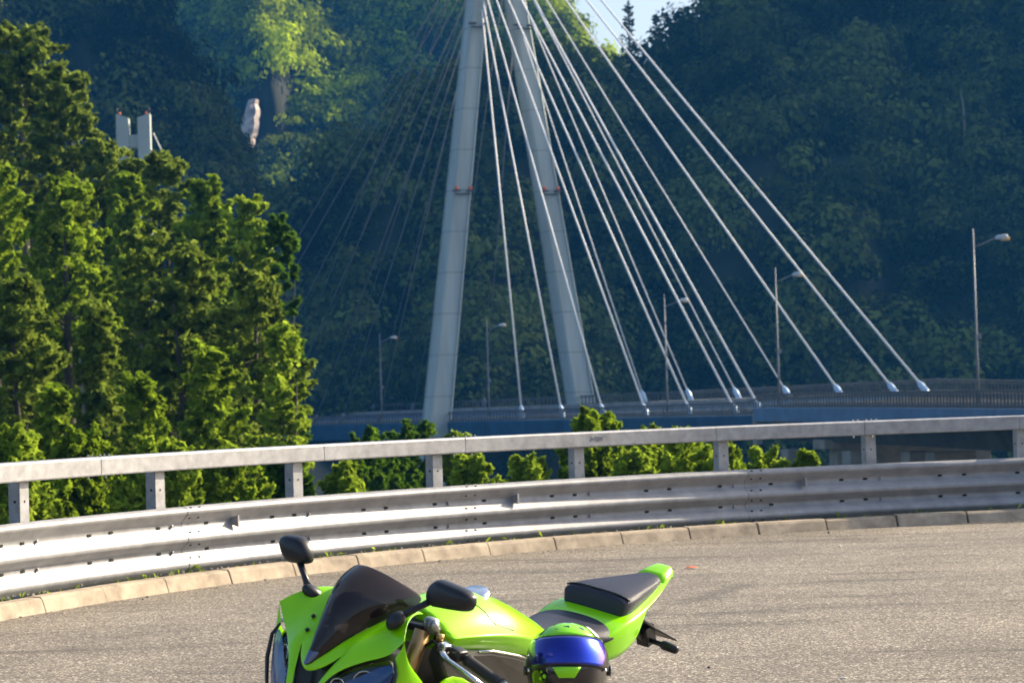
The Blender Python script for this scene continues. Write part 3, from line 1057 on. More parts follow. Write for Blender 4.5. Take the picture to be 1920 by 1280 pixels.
def foliage(base, H, wid, nclump, nleaf, size, rng, shape, crown_from=0.12, clump=0.30, droop=0.0, up=0.35):
    """leaf clumps spread through the volume of a crown; local coordinates, base at z=0"""
    C = []
    for k in range(nclump):
        t = rng.uniform(0, 1) ** 0.85
        prof = {'cone': (1 - t) ** 0.75 * 0.95 + 0.10, 'round': math.sqrt(max(0.02, 1 - (2 * t - 0.9) ** 2 * 0.8)), 'tall': 0.35 + 0.75 * math.sin(math.pi * min(1, (t * 0.92 + 0.06))) ** 0.7,
                'bush': math.sqrt(max(0.03, 1 - t * t))}[shape]
        a = rng.uniform(0, 2 * math.pi)
        lob = 1 + 0.28 * math.sin(3 * a + t * 9 + base) + 0.18 * math.sin(5 * a - t * 14)
        if shape == 'bush':
            lob = 1 + 0.45 * math.sin(2 * a + base) + 0.3 * math.sin(5 * a + base * 2)
        r = wid * prof * lob * math.sqrt(rng.uniform(0.12, 1.0))
        C.append((r * math.cos(a), r * math.sin(a), H * (crown_from + (1 - crown_from) * t) * (1 if shape != 'bush' else 0.72 + 0.28 * math.sin(3 * a + base)) - clump * wid * 0.5 * (t > 0.9), rng.uniform(0.6, 1.35), a, rng.uniform(0, 1)))
    C = np.array(C)
    ci = np.repeat(np.arange(nclump), nleaf)
    n = len(ci)
    d = unit(rng.normal(size=(n, 3)))
    # every clump is a spray of twigs: long along its own axis, thin at the tip
    ax = np.stack([np.cos(C[:, 4]), np.sin(C[:, 4]), np.full(nclump, up)], 1) + rng.normal(size=(nclump, 3)) * 0.5
    ax = unit(ax)
    L = C[:, 3] * clump * wid * 2.5
    u = rng.uniform(0, 1, n)
    rr = (rng.uniform(0.0, 1.0, n) ** 0.6) * C[ci, 3] * clump * wid * (0.85 - 0.72 * u)
    rr *= 1 + 1.1 * (rng.uniform(0, 1, n) < 0.32) * rng.uniform(0, 1, n)
    pos = C[ci, :3] + ax[ci] * ((u - 0.35) * L[ci])[:, None] + d * rr[:, None] * np.array([1.0, 1.0, 0.8])
    pos[:, 2] -= droop * 0.5 * (u ** 2) * L[ci]
    pos[:, 2] = np.maximum(pos[:, 2], 0.0)
    nrm = d * 0.7 + np.array([0, 0, 0.4]) + rng.normal(size=(n, 3)) * 0.8
    v, q = leaves(pos, nrm, size * rng.uniform(0.45, 1.35, n), rng, 0.55)
    tint = np.clip(0.15 + 0.55 * C[ci, 5] + rng.uniform(-0.25, 0.35, n), 0, 1)
    return v, q, tint, C


def tree(px, ytop, halfpx, depth, shape, leafm, label, cat='tree', name='broadleaf_tree', group='sunlit trees on the slope left of the bridge',
         bark='bark', nclump=90, nleaf=110, size=None, clump=0.27, droop=0.0, seed=0, zbase=None, trunk_r=None, crown_from=0.03):
    rng = np.random.default_rng(abs(seed + int(px * 7 + ytop)))
    p = at(px, ytop, depth)
    zb = gz_at(p[0], p[1]) if zbase is None else zbase
    H = p[2] - zb
    wid = halfpx / FPX * depth
    wid_c = wid * 0.90
    size = size or 0.0019 * depth
    t = empty(name, (p[0], p[1], zb), label=label, cat=cat, group=group)
    nclump, nleaf, clump = (int(nclump * 3.2), int(nleaf * 0.66), clump * 0.68) if name != 'conifer' else (nclump, nleaf, clump)
    v, q, tint, C = foliage(seed * 1.3, H, wid_c, nclump, nleaf, size, rng, shape, crown_from, clump, droop, 1.1 if shape == 'bush' else 0.35)
    np_mesh('crown', v, q, M[leafm], t, tint)
    mb = MB()
    tr = trunk_r or max(0.05, 0.018 * H)
    lean = rng.uniform(-0.03, 0.03, 2) * H
    tp = [(lean[0] * k * k, lean[1] * k * k, H * k * 0.9 - (0.4 if k == 0 else 0)) for k in (0, .15, .35, .6, .85, 1)]
    mb.tube(tp, [tr * 1.25, tr, tr * .85, tr * .6, tr * .3, tr * .1], 9)
    order = rng.permutation(len(C))[:min(26, len(C))]
    for k in order:
        c = C[k]
        z0 = max(0.1 * H, c[2] - 0.35 * math.hypot(c[0], c[1]) - 0.06 * H)
        f = z0 / (0.9 * H)
        s0 = Vector((lean[0] * f * f, lean[1] * f * f, z0))
        e = Vector(c[:3])
        mid = s0.lerp(e, .5) + Vector((0, 0, -0.05 * H * rng.uniform(0, 1)))
        br = tr * (1 - f) * 0.38 + 0.012
        mb.tube([s0, mid, e], [br, br * .7, br * .25], 6)
    mb.build('trunk', M[bark], t)
    return t


TR = [
    # px, ytop, half width px, depth, shape, leaves, label, extras
    (35, 40, 105, 104, 'tall', 'leaf_b', 'tallest olive green tree at the upper left edge, top against the dark hillside', dict(nclump=150, bark='bark_pale')),
    (120, 128, 84, 99, 'tall', 'leaf_b', 'tall olive tree just right of the tallest tree, below its shoulder', dict(nclump=130)),
    (200, 262, 66, 94, 'tall', 'leaf_b', 'olive tree whose crown hides the left leg of the distant pylon', dict(nclump=110)),
    (305, 288, 74, 90, 'tall', 'leaf_b', 'feathery tree right below the distant pylon with a thin tip', dict(nclump=110, droop=0.3)),
    (238, 318, 66, 88, 'round', 'leaf_a', 'yellow green tree below the olive tree that covers the distant pylon', dict(nclump=100)),
    (252, 290, 60, 92, 'round', 'leaf_b', 'olive tree directly in front of the distant pylon, covering its lower half', dict(nclump=90)),
    (385, 340, 80, 84, 'round', 'leaf_a', 'yellow green broadleaf tree under the slope line between pylon and bridge', dict(nclump=110)),
    (462, 368, 76, 78, 'round', 'leaf_c', 'bright green tree with rim lit top, second from the right end of the wood', dict(nclump=110)),
    (520, 405, 46, 74, 'tall', 'leaf_d', 'slim deep green tree forming the upper right edge of the wood', dict(nclump=95, trunk_r=0.10)),
    (-150, 60, 120, 100, 'tall', 'leaf_b', 'tall olive tree beyond the left end of the wood, mostly outside the picture', dict(nclump=110)),
    (-190, 420, 130, 66, 'round', 'leaf_a', 'yellow green tree beyond the left end of the wood, outside the picture edge', dict(nclump=110)),
    (-30, 300, 120, 76, 'tall', 'leaf_a', 'broad yellow green tree cut by the left picture edge at mid height', dict(nclump=130)),
    (120, 320, 105, 74, 'round', 'leaf_a', 'yellow green tree with sunlit top in the left middle of the wood', dict(nclump=130)),
    (268, 420, 62, 66, 'tall', 'leaf_b', 'greyish pale barked tree standing as a light column in the middle of the wood', dict(nclump=85, bark='bark_pale', droop=0.4, trunk_r=0.30)),
    (360, 455, 92, 66, 'round', 'leaf_b', 'wide olive tree in front of the yellow green broadleaf tree', dict(nclump=120, droop=0.2)),
    (470, 490, 88, 62, 'tall', 'leaf_b', 'olive tree with visible dark trunk on the right half of the wood', dict(nclump=110)),
    (40, 520, 105, 58, 'round', 'leaf_b', 'shaded olive tree at the lower left edge above the handrail', dict(nclump=120, droop=0.4)),
    (180, 560, 95, 56, 'cone', 'leaf_b', 'drooping olive tree with pale twigs above the second guardrail post', dict(nclump=110, droop=0.6, bark='bark_pale')),
    (525, 610, 66, 55, 'round', 'leaf_c', 'round bright green tree at the right end of the wood beside the bridge deck', dict(nclump=100, trunk_r=0.12)),
    (395, 650, 85, 52, 'round', 'leaf_a', 'low yellow green tree in front of the dark trunked tree', dict(nclump=100)),
    (265, 700, 75, 48, 'round', 'leaf_a', 'small yellow green tree low in the wood behind the third guardrail post', dict(nclump=90)),
    (95, 705, 85, 47, 'cone', 'leaf_a', 'low conical tree with sunlit tips left of the drooping olive tree', dict(nclump=90, droop=0.4)),
]
for k, (px, yt, hw, dp, sh, lm, lab, ex) in enumerate(TR):
    tree(px, yt, hw, dp, sh, lm, lab, seed=k, **ex)
BS = [
    (25, 800, 85, 36, 'leaf_c', 'bright bush at the left picture edge showing under the handrail'),
    (150, 800, 75, 38, 'leaf_a', 'yellow green bush behind the first gap of the guardrail'),
    (285, 815, 70, 37, 'leaf_c', 'light green bush behind the second guardrail post from the left'),
    (420, 830, 80, 38, 'leaf_a', 'yellow green bush filling the gap left of the third guardrail post'),
    (530, 842, 70, 40, 'leaf_d', 'deep green bush behind the third guardrail post under the round tree'),
    (640, 866, 62, 40, 'leaf_c', 'bright bush seen between handrail and beam right of the third post'),
    (690, 812, 75, 62, 'leaf_d', 'low dark green shrub left of the near tower leg foot'),
    (770, 792, 95, 66, 'leaf_d', 'wide dark green shrub hiding the foot of the near tower leg'),
    (858, 812, 30, 60, 'leaf_c', 'small bright shrub right of the near tower leg foot'),
    (880, 850, 75, 42, 'leaf_c', 'bright bush between handrail and beam right of the fourth post'),
    (985, 856, 72, 43, 'leaf_c', 'rounded green bush between handrail and beam left of the fifth post'),
    (1110, 772, 70, 44, 'leaf_a', 'pale green bush standing above the handrail below the far tower leg'),
    (1212, 797, 45, 43, 'leaf_a', 'small pale green bush above the handrail beside the pen scribble'),
    (1175, 840, 50, 40, 'leaf_c', 'bright yellow green bush behind the beam right of the fifth post'),
    (1285, 800, 115, 38, 'leaf_c', 'largest yellow green bush with bare grey twigs left of the sixth post'),
    (1355, 822, 52, 39, 'leaf_a', 'pale bush tucked between the largest bush and the sixth guardrail post'),
    (1215, 822, 50, 41, 'leaf_c', 'bright bush left of the largest bush, behind the handrail'),
    (1425, 836, 44, 40, 'leaf_c', 'yellow green bush right of the sixth guardrail post'),
    (1508, 846, 22, 40, 'leaf_a', 'small upright bush in front of the bridge pier'),
]
for k, (px, yt, hw, dp, lm, lab) in enumerate(BS):
    p = at(px, yt, dp)
    zb = gz_at(p[0], p[1])
    bigb = hw > 90
    tree(px, yt, hw, dp, 'bush', lm, lab, cat='bush', name='bush', group='bushes on the bank behind the guardrail', nclump=90 if hw > 50 else 45, nleaf=90, clump=0.26, seed=100 + k,
         zbase=max(zb, p[2] - 2.6 * hw / FPX * dp), size=0.0019 * dp, trunk_r=0.05, crown_from=0.05, bark='bark_pale' if bigb else 'bark')
# skyline conifers on the ridge and a bare dead trunk on the right hillside
for px, yt, hw, dp, lab, h in ((1178, 2, 17, 390, 'taller dark conifer standing on the ridge against the white sky', 9.5), (1229, 26, 15, 393, 'shorter dark conifer on the ridge against the white sky', 7.5), (1047, 25, 16, 600, 'ragged conifer on the far sunlit ridge left of the sky gap', 8.0)):
    p = at(px, yt, dp)
    tree(px, yt, hw, dp, 'cone', 'forest', lab, cat='conifer', name='conifer', group='conifers on the skyline', nclump=70, nleaf=16, size=0.22, clump=0.24, zbase=p[2] - h, trunk_r=0.16, seed=7, crown_from=0.1)
p = at(1808, 236, 352)
b = MB().tube([(0, 0, -4), (0, 0, 1.5), (-0.1, 0, 3.4), (-0.45, 0, 5.2)], [0.2, 0.16, 0.12, 0.05], 8)
dt = b.build('dead_trunk', M['bark_pale'], loc=tuple(p))
tag(dt, 'thin pale bare dead trunk sticking out of the dark forest at right', 'dead tree')
# bare rock face on the far mountain below the sunlit spur
p = at(467, 230, ROCK[1] - 10.0)
mb = MB()
rr = []
for k in range(11):
    t = k / 10
    w = 2.0 * (0.5 + 0.75 * math.sin(math.pi * (0.12 + .8 * t)) + .07 * math.sin(k * 2.7))
    sx = -1.0 + 2.2 * t + math.sin(k * 1.9) * .15
    rr.append([(sx - w, 3, -7 + 13 * t), (sx - w * .8, -.3 + math.sin(k * 3.1) * .25, -7 + 13 * t), (sx - w * .1, -1.4 - .3 * math.sin(k * 1.7), -7 + 13 * t), (sx + w * .55, -1.0 + .3 * math.sin(k * 2.9), -6.8 + 13 * t), (sx + w, 0.8 + .5 * math.sin(k), -7 + 13 * t), (sx + w * .6, 6, -6.5 + 13 * t)])
mb.loft(rr)
rk = mb.build('rock_face', M['rock'], smooth=False, loc=tuple(p))
tag(rk, 'bare pinkish rock face below the sunlit green spur on the far mountain', 'rock')

# ------------------------------------------------------------------ motorcycle (local x forward, y to its left, z up)
BIKE = empty('motorcycle', (-0.241, 7.733, 0), (R_(-11.3), 0, R_(231.4)), label='lime green and black sport motorcycle leaning on its stand on the asphalt', cat='motorcycle')


def mir(g):
    return [[(x, -y, z) for x, y, z in row] for row in g]


def crease(o, deg, w=.8):
    """crease the sharper edges of a subdivided mesh"""
    bm = bmesh.new()
    bm.from_mesh(o.data)
    ly = bm.edges.layers.float.get('crease_edge') or bm.edges.layers.float.new('crease_edge')
    for e in bm.edges:
        if len(e.link_faces) == 2 and math.degrees(e.calc_face_angle(0)) > deg:
            e[ly] = w
    bm.to_mesh(o.data)
    bm.free()


def lerp3(a, b, t):
    return tuple(a[i] + (b[i] - a[i]) * t for i in range(3))


S0, S1, S2, S3, S4, S5 = (.773, .026, .876), (.743, .044, .905), (.693, .066, .939), (.632, .096, .975), (.586, .124, 1.001), (.541, .154, 1.020)
T_ = (.751, .084, .891)
fair = MB()
for sgn in (1, -1):
    m = (lambda p: p) if sgn == 1 else (lambda p: (p[0], -p[1], p[2]))
    # rows: inner line, middle line (bulging), outer line; columns from whisker tip to the rear edge
    inner_ = [(.826, .036, .762), (.806, .052, .812), (.778, .068, .855), T_, (.724, .076, .918), S2, S3, S4, S5, (.50, .160, 1.000)]
    outer_ = [(.838, .052, .748), (.816, .068, .800), (.798, .084, .832), (.774, .116, .860), (.752, .142, .875), (.735, .164, .888), (.700, .218, .908), (.690, .252, .962), (.655, .222, .998), (.60, .182, 1.008)]
    mid_ = []
    for k, (a, b) in enumerate(zip(inner_, outer_)):
        w = 0.004 if k < 3 else 0.014
        c = lerp3(a, b, .5)
        mid_.append((c[0] + w * .55, c[1] + w * .35, c[2] + w * .75))
    fair.grid([[m(p) for p in inner_], [m(p) for p in mid_], [m(p) for p in outer_]], flip=sgn < 0)
    # beak strip below the screen
    fair.grid([[m(p) for p in ((.822, 0, .842), S0, S1, S2)], [m(p) for p in ((.823, 0, .832), (.797, .034, .853), (.776, .062, .872), (.724, .076, .918))],
               [m(p) for p in ((.814, 0, .822), (.794, .040, .843), (.772, .066, .866), T_)]], flip=sgn < 0)
    # side panel behind and below the headlight
    top = [(.700, .218, .908), (.690, .252, .962)]
    fr = [(.700, .222, .906), (.702, .243, .870), (.712, .240, .820), (.712, .226, .76), (.712, .205, .68), (.69, .17, .58), (.62, .15, .50)]
    md = [(.693, .243, .935), (.690, .262, .885), (.672, .266, .83), (.655, .268, .77), (.63, .262, .68), (.60, .235, .58), (.55, .20, .46)]
    rr = [(.690, .252, .962), (.682, .262, .905), (.640, .270, .868), (.590, .274, .822), (.530, .280, .76), (.50, .272, .66), (.46, .23, .50)]
    fair.grid([[m(p) for p in fr], [m(p) for p in md], [m(p) for p in rr]], flip=sgn > 0)
nose = fair.build('nose_fairing', M['green'], BIKE, sub=2, solid=0.004)
# dark air intakes behind the slots and dark lining
for sgn in (1, -1):
    mb = MB()
    mb.grid([[(.735, 0, .875), (.72, .05 * sgn, .885), (.735, .082 * sgn, .888)], [(.755, 0, .80), (.755, .04 * sgn, .80), (.772, .085 * sgn, .835)], [(.79, 0, .70), (.79, .03 * sgn, .70), (.81, .056 * sgn, .755)], [(.76, 0, .60), (.76, .05 * sgn, .60), (.76, .10 * sgn, .62)]])
    mb.build('air_intake', M['black_pl'], BIKE, sub=1, solid=0.003)
    for p in ((.690, .098, .945), (.735, .075, .914)) if sgn < 0 else ():
        n = Vector((.5, .4, .75)).normalized()
        q = Vector((p[0], p[1] + .012, p[2] + .008))
        q.y *= sgn
        n.y *= sgn
        MB().tube([q - n * .004, q + n * .004], 0.0065, 10).build('fairing_screw', M['black_pl'], BIKE)

# dark inner lining that closes the nose from behind
mb = MB()
rr = []
for x, hw, zt, zb in ((.775, .02, .83, .62), (.752, .07, .862, .60), (.715, .13, .872, .58), (.685, .212, .893, .56), (.645, .246, .915, .56)):
    rr.append([(x, -hw, zb + .06), (x - .01, -hw * 1.02, zt - .05), (x - .02, -hw * .8, zt), (x, 0, zt + .004), (x - .02, hw * .8, zt), (x - .01, hw * 1.02, zt - .05), (x, hw, zb + .06), (x, 0, zb)])
mb.loft(rr)
mb.build('nose_lining', M['black_pl'], BIKE)

# headlights: dark housing, reflector bowl, outer glass coloured blue for reflected sky
for sgn in (1, -1):
    m = (lambda p: p) if sgn == 1 else (lambda p: (p[0], -p[1], p[2]))
    topl = [(.838, .054, .746), (.816, .070, .798), (.798, .086, .830), (.774, .118, .858), (.752, .144, .873), (.735, .166, .886), (.700, .220, .905)]
    botl = [(.825, .066, .690), (.815, .090, .690), (.800, .125, .690), (.775, .172, .700), (.745, .212, .730), (.720, .240, .790), (.708, .246, .862)]
    g = []
    for t in (0, .18, .5, .82, 1):
        row = []
        for a, b in zip(topl, botl):
            c = lerp3(a, b, t)
            bl = 0.012 * math.sin(math.pi * t)
            row.append(m((c[0] + bl, c[1] + bl * .6, c[2])))
        g.append(row)
    hb = [[tuple(Vector(p) + Vector((-.022, -.012 * sgn, -.006))) for p in row] for row in g]
    hl = MB().grid(hb, flip=sgn < 0).build('headlight', M['black_gl'], BIKE, sub=1, solid=0.003)
    MB().grid([[tuple(Vector(p) + Vector((-.006, -.004 * sgn, -.004))) for p in row[1:]] for row in g[1:4]], flip=sgn < 0).build('lens', M['lens'], hl, sub=2)
    # bowl reflector and bulb shroud
    cpt = Vector(m((.752, .168, .828)))
    ax = Vector((.80, .42 * sgn, .18)).normalized()
    rings = []
    a1 = ax.orthogonal().normalized()
    b1 = ax.cross(a1)
    for r, d in ((.008, -.040), (.020, -.034), (.031, -.018), (.035, -.010)):
        rings.append([tuple(cpt + ax * d + (a1 * math.cos(t) + b1 * math.sin(t)) * r) for t in np.linspace(0, 2 * math.pi, 17)[:-1]])
    MB().loft(rings, cap=False).build('reflector', M['reflector'], hl, solid=0.002)
    c2 = Vector(m((.795, .105, .808)))
    rings = []
    for r, d in ((.006, -.030), (.015, -.024), (.021, -.014), (.023, -.010)):
        rings.append([tuple(c2 + ax * d + (a1 * math.cos(t) + b1 * math.sin(t)) * r) for t in np.linspace(0, 2 * math.pi, 15)[:-1]])
    MB().loft(rings, cap=False).build('reflector', M['reflector'], hl, solid=0.002)
    for q_, sx, sy, rz_ in ((.74, .022, .010, 20), (.60, .012, .018, -15), (.45, .026, .007, 35), (.30, .010, .012, 60)):
        pc_ = Vector(m(lerp3(lerp3(topl[1], botl[1], .35), lerp3(topl[6], botl[6], .3), q_))) - ax * .018
        MB().box(pc_, (.004, sx, sy), Matrix.Rotation(R_(rz_), 3, 'X')).build('reflector', M['reflector'], hl, smooth=False)
    # dark bezel along the outer edge of the lamp
    oe = [(.700, .228, .904), (.708, .249, .868), (.720, .247, .80), (.735, .225, .74), (.765, .185, .70)]
    MB().tube([m(p) for p in oe], [.004, .006, .007, .006, .004], 8).build('bezel', M['black_pl'], hl)

# windscreen: double bubble of smoked plastic
rows = []
for C, E_ in (((.824, 0, .846), (.806, .014, .854)), ((.803, 0, .888), (.768, .030, .882)), ((.785, 0, .918), (.738, .049, .911)), ((.752, 0, .985), (.665, .082, .960)), ((.705, 0, 1.050), (.590, .127, 1.003)), ((.657, 0, 1.094), (.535, .157, 1.028)), ((.602, 0, 1.124), (.497, .150, 1.052))):
    row = []
    for t in np.linspace(-1, 1, 11):
        a = abs(t)
        row.append((C[0] - (C[0] - E_[0]) * a ** 2.1, E_[1] * t, C[2] - (C[2] - E_[2]) * a ** 2.0))
    rows.append(row)
scr = MB().grid(rows).build('windscreen', M['smoke'], BIKE, sub=2, solid=0.003)
# the dark painted lower tip of the screen
bd = [[tuple(Vector(p) + Vector((.003, 0, .002))) for p in row[1:10]] for row in rows[0:2]]
MB().grid(bd).build('screen_tip', M['badge'], scr, sub=2, solid=0.002)

# instrument cluster and stay seen through the screen
MB().box((.60, 0, .985), (.06, .18, .07), Matrix.Rotation(R_(25), 3, 'Y')).build('instrument_cluster', M['black_pl'], BIKE, bevel=.012)
MB().tube([(.70, .0, .82), (.66, .06, .93), (.60, .11, .98)], .010, 8).tube([(.70, .0, .82), (.66, -.06, .93), (.60, -.11, .98)], .010, 8).build('fairing_stay', M['frame'], BIKE)

# mirrors
def mirror(outline, pod, foot, neck, sgn, tilt):
    sm = []
    for i in range(len(outline)):
        a, b = outline[i], outline[(i + 1) % len(outline)]
        sm += [(a[0] * .8 + b[0] * .2, a[1] * .8 + b[1] * .2), (a[0] * .2 + b[0] * .8, a[1] * .2 + b[1] * .8)]
    outline = sm
    mb = MB()
    n = len(outline)
    cy = sum(p[0] for p in outline) / n
    cz = sum(p[1] for p in outline) / n
    rings = []
    for k, dx in ((.30, .030), (.62, .027), (.84, .021), (.95, .012), (1, 0), (1, -.014), (.95, -.018)):
        rings.append([(.583 + dx + tilt * (y - cy), cy + (y - cy) * k, cz + (z - cz) * k) for y, z in outline])
    mb.loft(rings)
    mo = mb.build('mirror', M['black_pl'], BIKE, bevel=.004, angle=60)
    g_ = MB()
    g_.add([(.583 - .0185 + tilt * (y - cy), cy + (y - cy) * .9, cz + (z - cz) * .9) for y, z in outline], [tuple(range(n))])
    g_.build('mirror_glass', M['steel'], mo)
    MB().tube([foot, lerp3(foot, neck, .5), neck], [.012, .0095, .011], 10).build('stalk', M['black_pl'], mo)
    pb = MB().tube(pod, [.012, .026, .031, .024, .008], 14, flat=.8)
    pb.build('mirror_base', M['black_pl'], mo, sub=1)


far_o = [(-.377, 1.119), (-.357, 1.138), (-.299, 1.144), (-.271, 1.134), (-.249, 1.108), (-.244, 1.077), (-.260, 1.067), (-.297, 1.061), (-.329, 1.059), (-.357, 1.081)]
near_o = [(.223, 1.089), (.233, 1.117), (.255, 1.136), (.277, 1.139), (.365, 1.131), (.395, 1.118), (.400, 1.097), (.388, 1.073), (.355, 1.065), (.233, 1.054)]
mirror(far_o, [(.640, -.212, 1.018), (.630, -.198, 1.006), (.608, -.182, .990), (.588, -.172, .974), (.565, -.166, .960)], (.622, -.200, 1.006), (.590, -.282, 1.072), -1, 0.0)
mirror(near_o, [(.640, .195, 1.030), (.650, .190, 1.018), (.664, .180, 1.004), (.668, .172, .990), (.664, .165, .976)], (.650, .188, 1.016), (.590, .250, 1.074), 1, 0.0)

# fuel tank
st = [
    (.375, [(0, .985), (.06, .980), (.11, .957), (.145, .935), (.170, .920), (.165, .890), (.150, .868)]),
    (.25, [(0, 1.008), (.07, 1.000), (.120, .970), (.152, .940), (.188, .921), (.176, .886), (.160, .866)]),
    (.13, [(0, 1.012), (.07, 1.000), (.118, .970), (.148, .936), (.186, .911), (.172, .872), (.156, .848)]),
    (.02, [(0, .990), (.066, .980), (.116, .952), (.146, .918), (.176, .892), (.162, .850), (.146, .826)]),
    (-.08, [(0, .945), (.062, .938), (.110, .914), (.136, .886), (.154, .866), (.144, .830), (.130, .806)]),
    (-.165, [(0, .906), (.060, .899), (.100, .878), (.120, .856), (.130, .840), (.122, .806), (.112, .786)]),
    (-.215, [(0, .878), (.052, .872), (.086, .856), (.100, .840), (.106, .826), (.102, .796), (.096, .778)]),
    (-.222, [(0, .845), (.040, .842), (.068, .832), (.080, .822), (.084, .812), (.082, .792), (.078, .778)]),
]
rings = []
for x, h in st:
    rings.append([(x, y, z) for y, z in h] + [(x, -y, z) for y, z in h[:0:-1]])
tank = MB().loft(rings).build('fuel_tank', M['green'], BIKE, sub=3)
crease(tank, 30, .6)
MB().tube([(.075, 0, .975), (.080, 0, 1.000), (.081, 0, 1.0035)], [.048, .048, .040], 28).build('fuel_cap', M['steel'], tank)
bpy.context.view_layer.update()
tev = tank.evaluated_get(bpy.context.evaluated_depsgraph_get())
for sgn in (1, -1):
    ln = [(.185, .080, .995), (.165, .112, .968), (.160, .131, .946), (.150, .144, .931), (.110, .150, .913), (.060, .156, .894)]
    pts = []
    for (p0, p1) in zip(ln[:-1], ln[1:]):
        for t in (0, .33, .66):
            q = lerp3(p0, p1, t)
            okk, loc_, nor, _i = tev.closest_point_on_mesh(Vector((q[0], q[1] * sgn, q[2])))
            pts.append(tuple(loc_ - nor * .0006))
    MB().tube(pts, .0026, 6).build('panel_seam', M['black_pl'], tank)

# frame spars, air box cover and engine mass below the tank
for sgn in (1, -1):
    ol = [(.43, .905), (.34, .882), (.20, .868), (.08, .842), (-.02, .812), (-.10, .775), (-.16, .70), (-.20, .55), (-.12, .50), (-.04, .62), (.10, .66), (.28, .70), (.40, .78), (.45, .86)]
    mb = MB()
    a = [(x, .140 * sgn, z) for x, z in ol]
    b = [(x, .196 * sgn + (-.01 * sgn if z < .7 else 0), z) for x, z in ol]
    mb.loft([a, b])
    fo = mb.build('frame_spar', M['frame'], BIKE, smooth=False, bevel=.012)
    MB().tube([(.27, .194 * sgn, .8765), (.20, .197 * sgn, .870), (.08, .197 * sgn, .844), (-.02, .194 * sgn, .814)], .004, 6).build('edge_trim', M['steel'], fo)
MB().box((.10, 0, .50), (.46, .30, .36)).build('engine', M['frame'], BIKE, bevel=.05)

# seats
def seat_rings(S):
    rings = []
    for x, hw, zt, d in S:
        half = [(0, zt), (hw * .5, zt - .002), (hw * .84, zt - .012), (hw, zt - .034), (hw * .97, zt - d)]
        rings.append([(x, y, z) for y, z in half] + [(x, -y, z) for y, z in half[:0:-1]])
    return rings


MB().loft(seat_rings([(-.155, .05, .845, .05), (-.175, .075, .868, .06), (-.25, .095, .862, .07), (-.34, .128, .862, .075), (-.42, .158, .868, .075), (-.485, .166, .872, .065), (-.53, .140, .882, .04), (-.57, .085, .882, .025)])).build('rider_seat', M['seat'], BIKE, sub=2)
pr = []
for x, hw, zt, zb in ((-.545, .098, .932, .892), (-.553, .124, .950, .884), (-.585, .137, .958, .884), (-.70, .104, .968, .915), (-.80, .076, .976, .94), (-.868, .050, .983, .96), (-.880, .036, .982, .968)):
    half = [(0, zt), (hw * .6, zt - .001), (hw * .93, zt - .010), (hw, zt - .022), (hw * .96, zb), (0, zb - .004)]
    pr.append([(x, y, z) for y, z in half] + [(x, -y, z) for y, z in half[-2:0:-1]])
ps = MB().loft(pr).build('passenger_seat', M['seat'], BIKE, sub=2)
crease(ps, 40, .55)
pp = []
for y in np.linspace(-1, 1, 17):
    pp.append((-.566 - .012 * abs(y) ** 3, .132 * y, .9565 - .016 * abs(y) ** 4))
MB().tube(pp, .0035, 6).build('piping', M['black_pl'], ps)

# tail fairing
tr_ = []
for x, hw, zt, zb, hb in ((-.43, .150, .842, .775, .132), (-.46, .156, .860, .748, .135), (-.52, .160, .886, .748, .136), (-.58, .156, .900, .762, .132), (-.640, .142, .912, .782, .120), (-.668, .134, .917, .805, .116), (-.680, .130, .920, .872, .116), (-.76, .105, .938, .893, .092), (-.85, .076, .962, .925, .064), (-.91, .054, .984, .948, .046), (-.945, .041, .998, .968, .034), (-.953, .036, .996, .974, .030)):
    zm = zt - (zt - zb) * .35
    half = [(0, zt), (hw * .7, zt - .002), (hw, zt - .014), (hw * 1.01, zm), (hb, zb), (hb * .5, zb + .004), (0, zb + .004)]
    tr_.append([(x, y, z) for y, z in half] + [(x, -y, z) for y, z in half[-2:0:-1]])
tail = MB().loft(tr_).build('tail_fairing', M['green'], BIKE, sub=2)
crease(tail, 28)
# raised cowl behind the passenger seat
cw = []
for x, hw, zt in ((-.845, .060, .958), (-.878, .060, .988), (-.915, .050, 1.002), (-.944, .040, 1.008), (-.952, .036, 1.000)):
    half = [(0, zt), (hw * .7, zt - .002), (hw, zt - .016), (hw, zt - .035), (0, zt - .04)]
    cw.append([(x, y, z) for y, z in half] + [(x, -y, z) for y, z in half[-2:0:-1]])
crease(MB().loft(cw).build('tail_cowl', M['green'], tail, sub=2), 18, 1.0)
MB().box((-.953, 0, .985), (.012, .05, .020), Matrix.Rotation(R_(-25), 3, 'Y')).build('tail_light', mat('red_lens', (.35, .01, .01), .15), BIKE, bevel=.004)

# plate holder with turn signals
ph_ = MB()
ph_.loft([[(-.80, y, .845) for y in (-.03, .03)] + [(-.80, y, .832) for y in (.03, -.03)], [(-.90, y, .795) for y in (-.035, .035)] + [(-.90, y, .786) for y in (.035, -.035)], [(-.995, y, .752) for y in (-.06, .06)] + [(-.995, y, .745) for y in (.06, -.06)]])
ph_.box((-.885, 0, .768), (.05, .05, .07), Matrix.Rotation(R_(25), 3, 'Y'))
ph_.tube([(-.80, 0, .80), (-.87, 0, .755)], .010, 8)
pho = ph_.build('plate_holder', M['black_pl'], BIKE, smooth=False, bevel=.003)
for sgn in (1, -1):
    sg = MB().tube([(-.885, .02 * sgn, .752), (-.888, .065 * sgn, .748), (-.892, .075 * sgn, .747), (-.896, .128 * sgn, .742), (-.897, .134 * sgn, .741)], [.009, .009, .017, .015, .008], 10)
    sg.build('turn_signal', M['black_pl'], pho)

